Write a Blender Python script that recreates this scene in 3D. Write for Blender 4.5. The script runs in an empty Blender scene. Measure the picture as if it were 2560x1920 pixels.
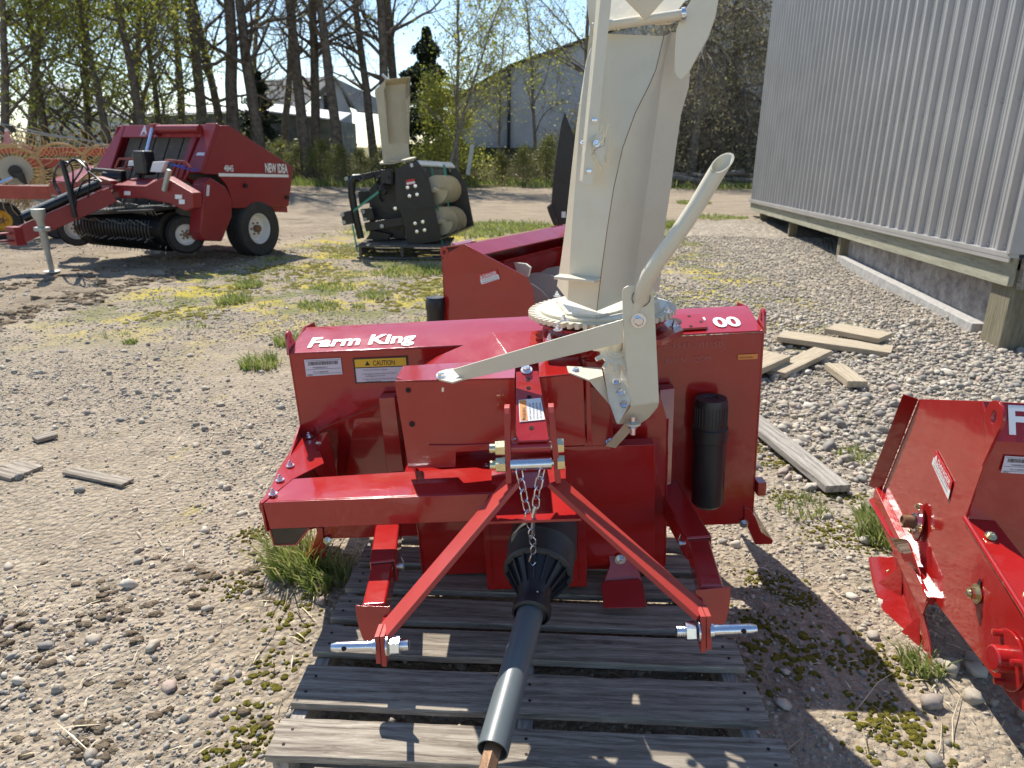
import bpy, bmesh, math, random
import numpy as np
from math import sin, cos, pi, radians, sqrt, atan2, acos
from mathutils import Vector as V, Matrix, Quaternion

S = bpy.context.scene
COL = S.collection

# ------------------------------------------------------------------ camera
FPX, EYE, PITCH, ROLL = 1775.0, 1.5, radians(18.4), radians(0.5)
fw = V((0, cos(PITCH), -sin(PITCH))); u0 = V((0, sin(PITCH), cos(PITCH))); r0 = V((1, 0, 0))
RT = r0*cos(ROLL) + u0*sin(ROLL); UP = u0*cos(ROLL) - r0*sin(ROLL)
cd = bpy.data.cameras.new('camera'); cam = bpy.data.objects.new('camera', cd); COL.objects.link(cam)
cam.matrix_world = Matrix(((RT.x, UP.x, -fw.x, 0), (RT.y, UP.y, -fw.y, 0), (RT.z, UP.z, -fw.z, EYE), (0, 0, 0, 1)))
cd.sensor_width = 36; cd.lens = FPX/2560*36; cd.clip_end = 2000; cd.clip_start = .05
cd.dof.use_dof = True; cd.dof.focus_distance = 2.15; cd.dof.aperture_fstop = 5.0
S.camera = cam
# ------------------------------------------------------------------ world, sun, exposure
SUN_AZ, SUN_EL = radians(-26), radians(52)     # azimuth from +Y towards +X
w = bpy.data.worlds.new('World'); S.world = w; w.use_nodes = True
nt = w.node_tree; bg = nt.nodes['Background']
sk = nt.nodes.new('ShaderNodeTexSky'); sk.sky_type = 'NISHITA'; sk.sun_disc = False
sk.sun_elevation = SUN_EL; sk.sun_rotation = SUN_AZ
sk.air_density = 1.0; sk.dust_density = .05; sk.ozone_density = 2.0
nt.links.new(sk.outputs[0], bg.inputs[0]); bg.inputs[1].default_value = .105
sd = bpy.data.lights.new('sun', 'SUN'); sd.energy = 4.3; sd.angle = radians(.5); sd.color = (1, .945, .85)
so = bpy.data.objects.new('sun', sd); COL.objects.link(so)
sdir = V((sin(SUN_AZ)*cos(SUN_EL), cos(SUN_AZ)*cos(SUN_EL), sin(SUN_EL)))
so.rotation_euler = (-sdir).to_track_quat('-Z', 'Y').to_euler()
S.view_settings.view_transform = 'Standard'; S.view_settings.look = 'None'
S.view_settings.exposure = .84; S.view_settings.gamma = 1.0

# ------------------------------------------------------------------ helpers
K = 2560/2212.0
class Frame:
    """local frame of a thing; at() gives the local point seen at a picture position, on the local plane ax = v"""
    def __init__(s, o, rz=0, ry=0, rx=0):
        s.o = V(o); s.m = (Matrix.Rotation(radians(rz), 3, 'Z') @ Matrix.Rotation(radians(ry), 3, 'Y') @ Matrix.Rotation(radians(rx), 3, 'X'))
        s.mt = s.m.transposed()
    def at(s, x, y, ax, v):
        r = fw + RT*((x*K-1280)/FPX) - UP*((y*K-960)/FPX)
        o = s.mt @ (V((0, 0, EYE)) - s.o); r = s.mt @ r; i = 'xyz'.index(ax)
        return o + r*((v-o[i])/r[i])
    def root(s, name, **k):
        e = bpy.data.objects.new(name, None); COL.objects.link(e); e.empty_display_size = .1
        e.matrix_world = Matrix.Translation(s.o) @ s.m.to_4x4(); tag(e, **k); return e
def tag(o, label=None, cat=None, group=None, kind=None):
    if label: o['label'] = label
    if cat: o['category'] = cat
    if group: o['group'] = group
    if kind: o['kind'] = kind
    return o
def link(name, me, parent=None, loc=None, rot=None, scale=None):
    o = bpy.data.objects.new(name, me); COL.objects.link(o)
    if parent: o.parent = parent
    if loc is not None: o.location = loc
    if rot is not None: o.rotation_mode = 'QUATERNION'; o.rotation_quaternion = rot
    if scale is not None: o.scale = (scale,)*3 if not hasattr(scale, '__len__') else scale
    return o
def perp(a):
    a = a.normalized(); b = V((0, 0, 1)) if abs(a.z) < .9 else V((1, 0, 0))
    u = a.cross(b).normalized(); return u, a.cross(u).normalized()
class MB:
    def __init__(s): s.v = []; s.f = []; s.mi = []; s.m = 0
    def add(s, vs, fs):
        b = len(s.v); s.v += [tuple(q) for q in vs]; s.f += [tuple(b+i for i in f) for f in fs]; s.mi += [s.m]*len(fs); return s
    def box(s, c, d, rot=None):
        c = V(c); R_ = rot or Matrix.Identity(3); vs = []
        for sx in (-.5, .5):
            for sy in (-.5, .5):
                for sz in (-.5, .5): vs.append(c + R_ @ V((sx*d[0], sy*d[1], sz*d[2])))
        return s.add(vs, [(0,1,3,2),(4,6,7,5),(0,4,5,1),(2,3,7,6),(0,2,6,4),(1,5,7,3)])
    def beam(s, p, q, w, h, up=(0, 0, 1)):
        p, q = V(p), V(q); d = (q-p).normalized(); u = d.cross(V(up)).normalized(); n = u.cross(d)
        vs = [a+u*sx*w/2+n*sz*h/2 for a in (p, q) for sx in (-1, 1) for sz in (-1, 1)]
        return s.add(vs, [(0,1,3,2),(4,6,7,5),(0,4,5,1),(2,3,7,6),(0,2,6,4),(1,5,7,3)])
    def plate(s, pts, th):
        pts = [V(p) for p in pts]; th = V(th); n = len(pts)
        return s.add(pts+[p+th for p in pts], [tuple(range(n)), tuple(range(2*n-1, n-1, -1))]+[(i, (i+1) % n, n+(i+1) % n, n+i) for i in range(n)])
    def strip(s, A, B, th):
        """thin curved sheet between two lines of points, th = thickness vector"""
        A = [V(a) for a in A]; B = [V(b) for b in B]; th = V(th); n = len(A)
        vs = A+B+[a+th for a in A]+[b+th for b in B]; fs = []
        for i in range(n-1):
            fs += [(i, i+1, n+i+1, n+i), (2*n+i, 3*n+i, 3*n+i+1, 2*n+i+1), (i, 2*n+i, 2*n+i+1, i+1), (n+i, n+i+1, 3*n+i+1, 3*n+i)]
        fs += [(0, n, 3*n, 2*n), (n-1, 3*n-1, 4*n-1, 2*n-1)]
        return s.add(vs, fs)
    def tube(s, P, r, n=12, cap=True, closed=False):
        P = [V(p) for p in P]; N = len(P); rr = r if hasattr(r, '__len__') else [r]*N
        t0 = (P[1]-P[0]).normalized(); u, _ = perp(t0); vs = []
        for i in range(N):
            if closed: t = (P[(i+1) % N]-P[i-1]).normalized()
            else: t = (P[min(i+1, N-1)]-P[max(i-1, 0)]).normalized()
            u = (u-t*u.dot(t)).normalized(); w_ = t.cross(u)
            vs += [P[i]+(u*cos(2*pi*k/n)+w_*sin(2*pi*k/n))*rr[i] for k in range(n)]
        fs = []
        for i in range(N if closed else N-1):
            j = (i+1) % N
            fs += [(i*n+k, i*n+(k+1) % n, j*n+(k+1) % n, j*n+k) for k in range(n)]
        if cap and not closed: fs += [tuple(range(n-1, -1, -1)), tuple((N-1)*n+k for k in range(n))]
        return s.add(vs, fs)
    def pipe(s, P, r, ri, n=20, face=None):
        """hollow tube open at the far end"""
        P = [V(p) for p in P]; a = (P[-1]-P[-2]).normalized()
        inner = [P[-1], P[-1]-a*r*5]; fc = (V(face) if face else a).normalized()
        s.tube(P[:-1]+[P[-1]-a*r*1.2], r, n, cap=False); t1 = len(s.v)-n; base = [V(q) for q in s.v[t1:]]; e0 = [(q-(P[-1]-a*r*1.2))/r for q in base]
        ring = lambda c, q: [c+e*q-a*((e.dot(fc)/a.dot(fc))*q) for e in e0]
        s.add(base+ring(P[-1], r), [(k, (k+1) % n, n+(k+1) % n, n+k) for k in range(n)])
        s.add(ring(P[-1], r)+ring(P[-1], ri)+ring(inner[1], ri), [(k, (k+1) % n, n+(k+1) % n, n+k) for k in range(n)]+[(n+k, n+(k+1) % n, 2*n+(k+1) % n, 2*n+k) for k in range(n)]+[tuple(2*n+k for k in range(n))])
        return s
    def lathe(s, prof, p, axis, n=24):
        """prof = [(radius, height)...] about the axis through p"""
        p, a = V(p), V(axis).normalized(); u, w_ = perp(a); N = len(prof); vs = []
        for r, h in prof: vs += [p+a*h+(u*cos(2*pi*k/n)+w_*sin(2*pi*k/n))*r for k in range(n)]
        fs = [(i*n+k, i*n+(k+1) % n, (i+1)*n+(k+1) % n, (i+1)*n+k) for i in range(N-1) for k in range(n)]
        return s.add(vs, fs)
    def build(s, name, mat, parent=None, bevel=0, ang=35, smooth=True, **k):
        me = bpy.data.meshes.new(name); me.from_pydata(s.v, [], s.f)
        for m in (mat if isinstance(mat, (list, tuple)) else [mat]): me.materials.append(m)
        if any(s.mi): me.polygons.foreach_set('material_index', s.mi)
        bm = bmesh.new(); bm.from_mesh(me); bmesh.ops.recalc_face_normals(bm, faces=bm.faces); bm.to_mesh(me); bm.free()
        if smooth:
            me.polygons.foreach_set('use_smooth', [True]*len(me.polygons)); me.set_sharp_from_angle(angle=radians(ang))
        o = link(name, me, parent)
        if bevel:
            b = o.modifiers.new('bevel', 'BEVEL'); b.width = bevel; b.segments = 2; b.limit_method = 'ANGLE'; b.angle_limit = radians(40); b.harden_normals = True
        tag(o, **k); return o

# ------------------------------------------------------------------ materials
def nodes(m):
    m.use_nodes = True; t = m.node_tree; return t, t.nodes['Principled BSDF']
def mk(name): return bpy.data.materials.new(name)
def N(t, typ, **k):
    n = t.nodes.new(typ)
    for a, b in k.items():
        if a in ('op',): n.operation = b
        elif a == 'ins':
            for i, x in b.items():
                if isinstance(x, bpy.types.NodeSocket): t.links.new(x, n.inputs[i])
                else: n.inputs[i].default_value = x
        else: setattr(n, a, b)
    return n
def ramp(t, fac, stops):
    r = t.nodes.new('ShaderNodeValToRGB'); t.links.new(fac, r.inputs[0]); e = r.color_ramp.elements
    while len(e) < len(stops): e.new(.5)
    for q, (p, c) in zip(e, stops): q.position = p; q.color = (*c, 1) if len(c) == 3 else c
    return r.outputs[0]
def noise(t, scale, detail=4, rough=.5, vec=None, dist=0):
    n = N(t, 'ShaderNodeTexNoise', ins={'Scale': scale, 'Detail': detail, 'Roughness': rough, 'Distortion': dist})
    if vec is None: vec = t.nodes.new('ShaderNodeTexCoord').outputs['Object']
    t.links.new(vec, n.inputs['Vector']); return n.outputs['Fac']
def mix(t, f, a, b, typ='MIX'):
    n = t.nodes.new('ShaderNodeMix'); n.data_type = 'RGBA'; n.blend_type = typ
    for i, x in ((0, f), (6, a), (7, b)):
        if isinstance(x, bpy.types.NodeSocket): t.links.new(x, n.inputs[i])
        else: n.inputs[i].default_value = x if i == 0 else (*x, 1)
    return n.outputs[2]
def bump(t, b, h, strength=.3, dist=.01):
    n = N(t, 'ShaderNodeBump', ins={'Strength': strength, 'Distance': dist, 'Height': h}); t.links.new(n.outputs[0], b.inputs['Normal'])
def paint(name, col, rough=.28, coat=.3, var=.12, dirt=None, dirtamt=.5, metal=0, peel=.04, scale=6):
    m = mk(name); t, b = nodes(m)
    f = noise(t, scale, 5, .6)
    c = ramp(t, f, [(.3, [x*(1-var) for x in col]), (.7, [min(1, x*(1+var)) for x in col])])
    if dirt:
        d = noise(t, 14, 8, .7); geo = t.nodes.new('ShaderNodeNewGeometry')
        up = N(t, 'ShaderNodeSeparateXYZ', ins={0: geo.outputs['Normal']}).outputs[2]
        mr = N(t, 'ShaderNodeMapRange', ins={0: d, 1: .52, 2: .75, 3: 0.0, 4: dirtamt})
        mm = N(t, 'ShaderNodeMapRange', ins={0: up, 1: -.2, 2: .9, 3: .25, 4: 1.0})
        fm = N(t, 'ShaderNodeMath', op='MULTIPLY', ins={0: mr.outputs[0], 1: mm.outputs[0]}).outputs[0]
        c = mix(t, fm, c, dirt)
        rr = N(t, 'ShaderNodeMapRange', ins={0: fm, 1: 0.0, 2: dirtamt, 3: rough, 4: .8}); t.links.new(rr.outputs[0], b.inputs['Roughness'])
    else:
        rr = N(t, 'ShaderNodeMapRange', ins={0: noise(t, scale*3, 3), 1: .3, 2: .7, 3: rough*.8, 4: rough*1.25}); t.links.new(rr.outputs[0], b.inputs['Roughness'])
    t.links.new(c, b.inputs['Base Color'])
    b.inputs['Coat Weight'].default_value = coat; b.inputs['Coat Roughness'].default_value = .12; b.inputs['Metallic'].default_value = metal
    if peel: bump(t, b, noise(t, 45, 3, .5), peel, .02)
    return m
RED = paint('red_paint', (.36, .013, .011), .17, .75, .08, peel=.05, scale=3)
t = RED.node_tree; bb = t.nodes['Principled BSDF']; old = bb.inputs['Base Color'].links[0].from_socket
sp_ = N(t, 'ShaderNodeMapRange', ins={0: noise(t, 170, 3, .6), 1: .66, 2: .74, 3: 0.0, 4: .5}).outputs[0]; sm_ = N(t, 'ShaderNodeMapRange', ins={0: noise(t, 7, 6, .75), 1: .50, 2: .72, 3: .1, 4: 1.0}).outputs[0]
t.links.new(mix(t, N(t, 'ShaderNodeMath', op='MULTIPLY', ins={0: sp_, 1: sm_}).outputs[0], old, (.42, .22, .17)), bb.inputs['Base Color'])
bb.inputs['Coat Roughness'].default_value = .05; bump(t, bb, N(t, 'ShaderNodeMath', op='ADD', ins={0: noise(t, 5, 3, .5), 1: N(t, 'ShaderNodeMath', op='MULTIPLY', ins={0: noise(t, 60, 2), 1: .05}).outputs[0]}).outputs[0], .18, .03)
BRC = paint('satin_red_paint', (.38, .035, .025), .42, .1, .06, peel=.02, scale=3)
GRYP = paint('grey_auger_paint', (.36, .33, .32), .4, .1, .1)
RED2 = paint('dusty_red_paint', (.24, .013, .017), .42, .1, .12, dirt=(.26, .15, .10), dirtamt=.25, scale=2)
ORED = paint('orange_red_paint', (.40, .07, .035), .5, 0, .2, dirt=(.3, .22, .15), dirtamt=.4)
CREAM = paint('cream_paint', (.66, .605, .465), .3, .25, .05, peel=.025, dirt=(.42, .33, .20), dirtamt=.32, scale=3)
ZINC = paint('zinc_plated_steel', (.72, .74, .78), .22, 0, .1, metal=1, peel=0, scale=30)
YZINC = paint('yellow_zinc', (.72, .66, .42), .25, 0, .12, metal=1, peel=0, scale=30)
BLK = paint('black_plastic', (.018, .019, .021), .38, 0, .15, peel=.02, dirt=(.2, .17, .13), dirtamt=.08)
BLKP = paint('black_paint', (.006, .0065, .008), .38, 0, .15, peel=.01)
HOLE = paint('shadowed_hole', (.02, .006, .006), .8, 0, 0, peel=0)  # dark colour standing in for shade inside holes and slots; nail heads share it
RUB = paint('rubber_tyre', (.03, .029, .028), .8, 0, .25, peel=.1, dirt=(.28, .23, .17), dirtamt=.35)
BLKG = paint('sunlit_matte_black_plastic', (.045, .045, .044), .5, 0, .1, peel=.02)  # paler copy of black_plastic; sun on the shaft cone is put into the colour
PVC = paint('grey_plastic_tube', (.115, .135, .14), .38, 0, .05, peel=.01)
WHT = paint('white_paint', (.75, .73, .68), .45, 0, .06, dirt=(.4, .33, .24), dirtamt=.4)
YEL = paint('yellow_paint', (.70, .36, .02), .5, 0, .1, dirt=(.3, .22, .12), dirtamt=.4)
GALV = paint('galvanised_steel', (.42, .43, .40), .5, 0, .15, metal=.5, dirt=(.25, .22, .17), dirtamt=.4)
HYD = paint('chrome_rod', (.7, .75, .82), .2, 0, .05, metal=1, peel=0)
RUST = paint('rusty_shaft', (.23, .13, .07), .55, 0, .35, metal=.5, peel=.1, scale=14)
STRAP = paint('green_strap', (.05, .28, .2), .5, 0, .1, peel=0)
DWH = paint('decal_white', (.78, .78, .78), .4, 0, .02, peel=0)
DLAV = paint('label_vinyl', (.62, .60, .66), .35, 0, .03, peel=0)
DYEL = paint('decal_yellow', (.74, .46, .03), .4, 0, .02, peel=0)
DORG = paint('decal_orange', (.78, .28, .06), .4, 0, .02, peel=0)
DRED = paint('decal_red', (.55, .02, .03), .4, 0, .02, peel=0)
DBLK = paint('decal_black', (.02, .02, .02), .4, 0, 0, peel=0)
TAN = paint('old_auger_tan', (.46, .41, .29), .45, 0, .08, dirt=(.3, .22, .14), dirtamt=.3)
RAKE = paint('rake_tan_paint', (.50, .34, .15), .6, 0, .2, dirt=(.3, .2, .12), dirtamt=.4)
def wood(name, c1, c2, c3, ax='x', fine=60, rough=.85, bs=.35):
    m = mk(name); t, b = nodes(m); tc = t.nodes.new('ShaderNodeTexCoord').outputs['Object']
    sc = {'x': (1.8, 24, 24), 'y': (24, 1.8, 24), 'z': (24, 24, 1.8)}[ax]
    mp = N(t, 'ShaderNodeMapping', ins={0: tc, 3: sc}).outputs[0]
    f1 = noise(t, 3.2, 8, .75, mp, 1.6); f2 = noise(t, 1.6, 3, .5, tc)
    g = N(t, 'ShaderNodeTexWave', ins={0: mp, 'Scale': .35, 'Distortion': 14.0, 'Detail': 4.0, 'Detail Scale': 1.2}); g.bands_direction = {'x': 'Y', 'y': 'X', 'z': 'X'}[ax]
    ff = N(t, 'ShaderNodeMath', op='ADD', ins={0: N(t, 'ShaderNodeMath', op='MULTIPLY', ins={0: g.outputs[1], 1: .12}).outputs[0], 1: N(t, 'ShaderNodeMath', op='MULTIPLY', ins={0: f1, 1: .92}).outputs[0]}).outputs[0]
    c = ramp(t, ff, [(.30, c1), (.46, c2), (.68, c3)])
    c = mix(t, N(t, 'ShaderNodeMapRange', ins={0: f2, 1: .35, 2: .7, 3: 0.0, 4: .35}).outputs[0], c, [x*.62 for x in c2])
    t.links.new(c, b.inputs['Base Color']); b.inputs['Roughness'].default_value = rough; b.inputs['Specular IOR Level'].default_value = .2
    bump(t, b, ff, bs, .006); return m
WG = wood('weathered_grey_wood', (.055, .045, .036), (.225, .19, .15), (.46, .405, .33))
WGY = wood('weathered_grey_wood_lengthways', (.08, .07, .06), (.27, .245, .21), (.48, .44, .39), 'y')
WTY = wood('pale_board_wood_lengthways', (.20, .16, .11), (.38, .31, .22), (.52, .45, .33), 'y')
WT = wood('pale_board_wood', (.20, .16, .11), (.38, .31, .22), (.52, .45, .33))
WP = wood('treated_lumber', (.16, .15, .11), (.31, .30, .225), (.44, .42, .32), 'x', bs=.15)
WPX = wood('treated_post', (.08, .07, .045), (.18, .16, .105), (.29, .26, .18), 'z', bs=.2)
def simple(name, stops, scale, rough=.9, bs=0, detail=5, sub=0, vec=None, trans=0):
    m = mk(name); t, b = nodes(m); c = ramp(t, noise(t, scale, detail, .6), stops); t.links.new(c, b.inputs['Base Color'])
    b.inputs['Roughness'].default_value = rough; b.inputs['Specular IOR Level'].default_value = .25
    if bs: bump(t, b, noise(t, scale*2.5, 5, .7), bs, .03)
    if trans:
        tr = t.nodes.new('ShaderNodeBsdfTranslucent'); t.links.new(c, tr.inputs[0]); mx = t.nodes.new('ShaderNodeMixShader'); mx.inputs[0].default_value = trans
        t.links.new(b.outputs[0], mx.inputs[1]); t.links.new(tr.outputs[0], mx.inputs[2]); t.links.new(mx.outputs[0], t.nodes['Material Output'].inputs[0])
    return m
BARK = simple('bark', [(.3, (.07, .056, .045)), (.7, (.23, .185, .145))], 6, bs=.6)
BARKG = simple('grey_bark', [(.3, (.11, .095, .08)), (.7, (.28, .245, .2))], 6, bs=.6)
def leafmat(name, c1, c2, c3, tr=.35):
    m = mk(name); t, b = nodes(m); g = t.nodes.new('ShaderNodeNewGeometry')
    c = ramp(t, g.outputs['Random Per Island'], [(0, c1), (.5, c2), (1, c3)]); t.links.new(c, b.inputs['Base Color']); b.inputs['Roughness'].default_value = .6
    tn = t.nodes.new('ShaderNodeBsdfTranslucent'); t.links.new(c, tn.inputs[0]); mx = t.nodes.new('ShaderNodeMixShader'); mx.inputs[0].default_value = tr
    t.links.new(b.outputs[0], mx.inputs[1]); t.links.new(tn.outputs[0], mx.inputs[2]); t.links.new(mx.outputs[0], t.nodes['Material Output'].inputs[0]); return m
LYG = leafmat('spring_leaves', (.20, .23, .04), (.34, .36, .06), (.50, .48, .11), .6)
LGR = leafmat('green_leaves', (.11, .13, .035), (.20, .21, .055), (.33, .32, .09))
LDK = leafmat('evergreen_needles', (.008, .018, .009), (.018, .032, .014), (.03, .05, .02), .1)
LBR = leafmat('brown_twiggy_leaves', (.17, .145, .09), (.29, .25, .14), (.38, .36, .17))
GRASSM = leafmat('grass_blades', (.14, .20, .04), (.25, .31, .07), (.46, .42, .2), .4)
STRAW = leafmat('dry_straw', (.42, .34, .2), (.55, .46, .30), (.66, .58, .42), .1)
MOSS = simple('moss', [(.35, (.14, .13, .015)), (.65, (.36, .31, .04))], 60, bs=1.0)
STONE = mk('river_stone'); t, b = nodes(STONE); g = t.nodes.new('ShaderNodeNewGeometry')
c = ramp(t, g.outputs['Random Per Island'], [(0, (.12, .12, .12)), (.12, (.26, .23, .19)), (.24, (.44, .36, .26)), (.36, (.19, .18, .165)), (.48, (.50, .43, .33)), (.58, (.36, .24, .19)), (.68, (.14, .14, .135)), (.78, (.46, .39, .29)), (.9, (.66, .60, .50)), (1, (.30, .25, .19))])
c = mix(t, .35, c, ramp(t, noise(t, 120, 4, .7), [(.3, (.22, .19, .15)), (.7, (.5, .46, .38))])); t.links.new(c, b.inputs['Base Color'])
b.inputs['Roughness'].default_value = .75; bump(t, b, noise(t, 150, 3), .2, .002)
# ================================================================== GROUND
rng = np.random.default_rng(7); random.seed(5)
def gh(x, y):
    """ground height (numpy)"""
    x = np.asarray(x, float); y = np.asarray(y, float)
    h = .012*np.sin(1.3*x+.7*y)+.010*np.sin(2.9*x-1.7*y+1)+.006*np.sin(6.1*x+4.3*y)*np.sin(3.7*y-2.2*x)
    h += .004*np.sin(13.7*x+9*y)*np.sin(11.3*y-5*x)
    d = dirt(x, y)
    u = x*.25+y*.97      # ruts run across the track
    h += d*(.012*np.sin(u*8.5+1.5*np.sin(x*.9))+.010*np.sin(u*19+2*np.sin(x*1.3))*np.sin(x*2.1+u)+.008*np.sin(x*17+u*5)*np.sin(u*23))
    h += .012*np.clip((x-1.2)/3, 0, 1)*np.sin(3.1*x+1.1*y)
    flat = np.exp(-(((x-.03)/.75)**4+((y-1.85)/.85)**4)); return h*(1-flat)-.004*flat
def dirt(x, y):
    n = .35*np.sin(1.7*y)+.2*np.sin(4.1*y+x)
    edge = np.interp(y, [0, 5, 8.4, 10.6, 14, 15], [-4.3, -4.1, -3.9, -3.4, -3.0, -1.2])
    a = np.clip((edge-x+n*.6)/.5, 0, 1); b_ = np.clip((y-15.2+.5*np.sin(1.3*x)+.25*np.sin(5*x))/1.2, 0, 1)
    return np.maximum(a, b_)
def grid(xs, ys):
    X, Y = np.meshgrid(xs, ys); Z = gh(X, Y); return X, Y, Z
xs = np.unique(np.concatenate([np.linspace(-900, -60, 12), np.linspace(-60, -12, 30), np.linspace(-12, 8, 260), np.linspace(8, 60, 30), np.linspace(60, 900, 12)]))
ys = np.unique(np.concatenate([np.linspace(-200, -3, 12), np.linspace(-3, 16, 300), np.linspace(16, 60, 90), np.linspace(60, 1500, 20)]))
X, Y, Z = grid(xs, ys)
Z = Z*np.exp(-np.clip(np.hypot(X, Y)-30, 0, 50)/30)
nx, ny = len(xs), len(ys); co = np.stack([X, Y, Z], -1).reshape(-1, 3)
i = np.arange((nx-1)*(ny-1)); r_, c_ = i//(nx-1), i % (nx-1); a = r_*nx+c_
def npmesh(name, co, faces, mats, parent=None, smooth=True, **k):
    """co (n,3), faces (m,k) with k fixed"""
    me = bpy.data.meshes.new(name); n, m, kk = len(co), len(faces), faces.shape[1]
    me.vertices.add(n); me.vertices.foreach_set('co', np.ascontiguousarray(co, 'f').ravel())
    me.loops.add(m*kk); me.loops.foreach_set('vertex_index', np.ascontiguousarray(faces, 'i').ravel())
    me.polygons.add(m); me.polygons.foreach_set('loop_start', np.arange(0, m*kk, kk, dtype='i'))
    me.update(calc_edges=True)
    me.polygons.foreach_set('use_smooth', np.full(m, smooth))
    for q in (mats if isinstance(mats, (list, tuple)) else [mats]): me.materials.append(q)
    return tag(link(name, me, parent), **k)
GM = mk('yard_ground'); t, b = nodes(GM); tc = t.nodes.new('ShaderNodeTexCoord').outputs['Object']
sx = N(t, 'ShaderNodeSeparateXYZ', ins={0: tc})
nlow = noise(t, .9, 5, .6, tc); nmid = noise(t, 5, 6, .65, tc); nhi = noise(t, 55, 4, .7, tc)
def M(op, a, b_=0, c_=None): return N(t, 'ShaderNodeMath', op=op, ins={0: a, 1: b_} if c_ is None else {0: a, 1: b_, 2: c_}).outputs[0]
def MR(v, a, b_, c_=0.0, d=1.0):
    n = N(t, 'ShaderNodeMapRange', ins={0: v, 1: a, 2: b_, 3: c_, 4: d}); n.interpolation_type = 'SMOOTHSTEP'; return n.outputs[0]
wob = M('MULTIPLY', M('SUBTRACT', nlow, .5), 1.6)
# dirt mask: left of the line, and the far road
ex = M('ADD', M('MULTIPLY', MR(sx.outputs[1], 8, 15, 0, 1), 1.2), -4.05)
mL = MR(M('ADD', M('SUBTRACT', ex, sx.outputs[0]), wob), -.3, .5)
mF = MR(M('ADD', sx.outputs[1], wob), 15.0, 16.2)
mD = M('MAXIMUM', mL, mF)
vor = t.nodes.new('ShaderNodeTexVoronoi'); vor.inputs['Scale'].default_value = 42; t.links.new(tc, vor.inputs[0])
vor2 = t.nodes.new('ShaderNodeTexVoronoi'); vor2.inputs['Scale'].default_value = 95; t.links.new(tc, vor2.inputs[0])
pc = ramp(t, N(t, 'ShaderNodeSeparateColor', ins={0: vor.outputs['Color']}).outputs[0], [(0, (.15, .145, .14)), (.2, (.36, .31, .24)), (.4, (.24, .21, .18)), (.6, (.46, .40, .31)), (.8, (.33, .26, .21)), (1, (.55, .49, .40))])
pc2 = ramp(t, N(t, 'ShaderNodeSeparateColor', ins={0: vor2.outputs['Color']}).outputs[0], [(0, (.20, .18, .15)), (.35, (.34, .28, .20)), (.7, (.42, .35, .25)), (1, (.55, .48, .37))])
sand = ramp(t, nmid, [(.3, (.18, .14, .095)), (.7, (.41, .33, .24))])
stony = mix(t, M('MULTIPLY', MR(nhi, .35, .6), .75), sand, mix(t, .45, pc2, pc))
dirtc = ramp(t, noise(t, 2.2, 8, .7, N(t, 'ShaderNodeMapping', ins={0: tc, 3: (.35, 1.6, 1)}).outputs[0]), [(.28, (.17, .13, .09)), (.5, (.36, .285, .20)), (.72, (.48, .40, .295))])
dirtc = mix(t, .25, dirtc, ramp(t, nhi, [(.3, (.12, .095, .07)), (.7, (.46, .39, .30))]))
sd_in = M('SUBTRACT', ex, sx.outputs[0]); rut = M('ADD', M('MULTIPLY', MR(sd_in, .05, .2), MR(sd_in, .55, .35)), M('MULTIPLY', MR(sd_in, 1.5, 1.7), MR(sd_in, 2.1, 1.9)))
col = mix(t, mD, stony, dirtc)
col = mix(t, M('MULTIPLY', M('MULTIPLY', rut, MR(sx.outputs[1], 14, 12)), .6), col, (.46, .38, .28))
# moss and thin grass
gz = M('MULTIPLY', MR(M('ADD', sx.outputs[0], M('MULTIPLY', wob, .5)), 1.0, 2.2), MR(sx.outputs[1], 17.5, 15.5))
vor3 = t.nodes.new('ShaderNodeTexVoronoi'); vor3.inputs['Scale'].default_value = 26; t.links.new(tc, vor3.inputs[0])
pc3 = ramp(t, N(t, 'ShaderNodeSeparateColor', ins={0: vor3.outputs['Color']}).outputs[0], [(0, (.09, .09, .09)), (.25, (.30, .26, .20)), (.5, (.17, .16, .145)), (.75, (.42, .35, .27)), (1, (.55, .49, .41))])
col = mix(t, M('MULTIPLY', gz, .8), col, pc3)
mg = M('MULTIPLY', MR(sx.outputs[1], 4.3, 7.5), MR(sx.outputs[1], 15.8, 14.6))
mg = M('MULTIPLY', mg, MR(sx.outputs[0], 3.6, 2.4)); mg = M('MULTIPLY', mg, M('SUBTRACT', 1.0, mL))
spots = MR(M('ADD', M('MULTIPLY', nmid, .55), M('MULTIPLY', noise(t, 1.7, 3, .5, tc), .55)), .50, .60)
near = MR(sx.outputs[1], 1.2, 2.4, .5, 0.0)
mossm = M('MULTIPLY', M('MULTIPLY', mg, spots), .92)
nearmoss = M('MULTIPLY', MR(M('ADD', noise(t, 3.1, 5, .6, tc), M('MULTIPLY', M('SUBTRACT', nhi, .5), .35)), .62, .72), .35)
mm = M('MULTIPLY', M('MAXIMUM', mossm, nearmoss), M('SUBTRACT', 1.0, mD))
mosscol = mix(t, MR(noise(t, 1.1, 2, .5, tc), .42, .58), (.16, .17, .05), (.46, .37, .05))
col = mix(t, mm, col, mosscol)
fg = MR(M('ADD', sx.outputs[1], M('MULTIPLY', wob, 1.2)), 28.5, 30.0)
col = mix(t, fg, col, ramp(t, nmid, [(.3, (.10, .10, .035)), (.7, (.26, .22, .10))]))
t.links.new(col, b.inputs['Base Color']); b.inputs['Roughness'].default_value = .95; b.inputs['Specular IOR Level'].default_value = .15
hgt = M('ADD', M('MULTIPLY', M('SUBTRACT', 1.0, vor.outputs['Distance']), .8), M('ADD', M('MULTIPLY', nhi, .6), M('MULTIPLY', nmid, 1.2)))
clod = M('MULTIPLY', noise(t, 11, 6, .75, tc), M('MULTIPLY', mD, 3.0))
bump(t, b, M('ADD', hgt, clod), 1.0, .018)
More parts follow.
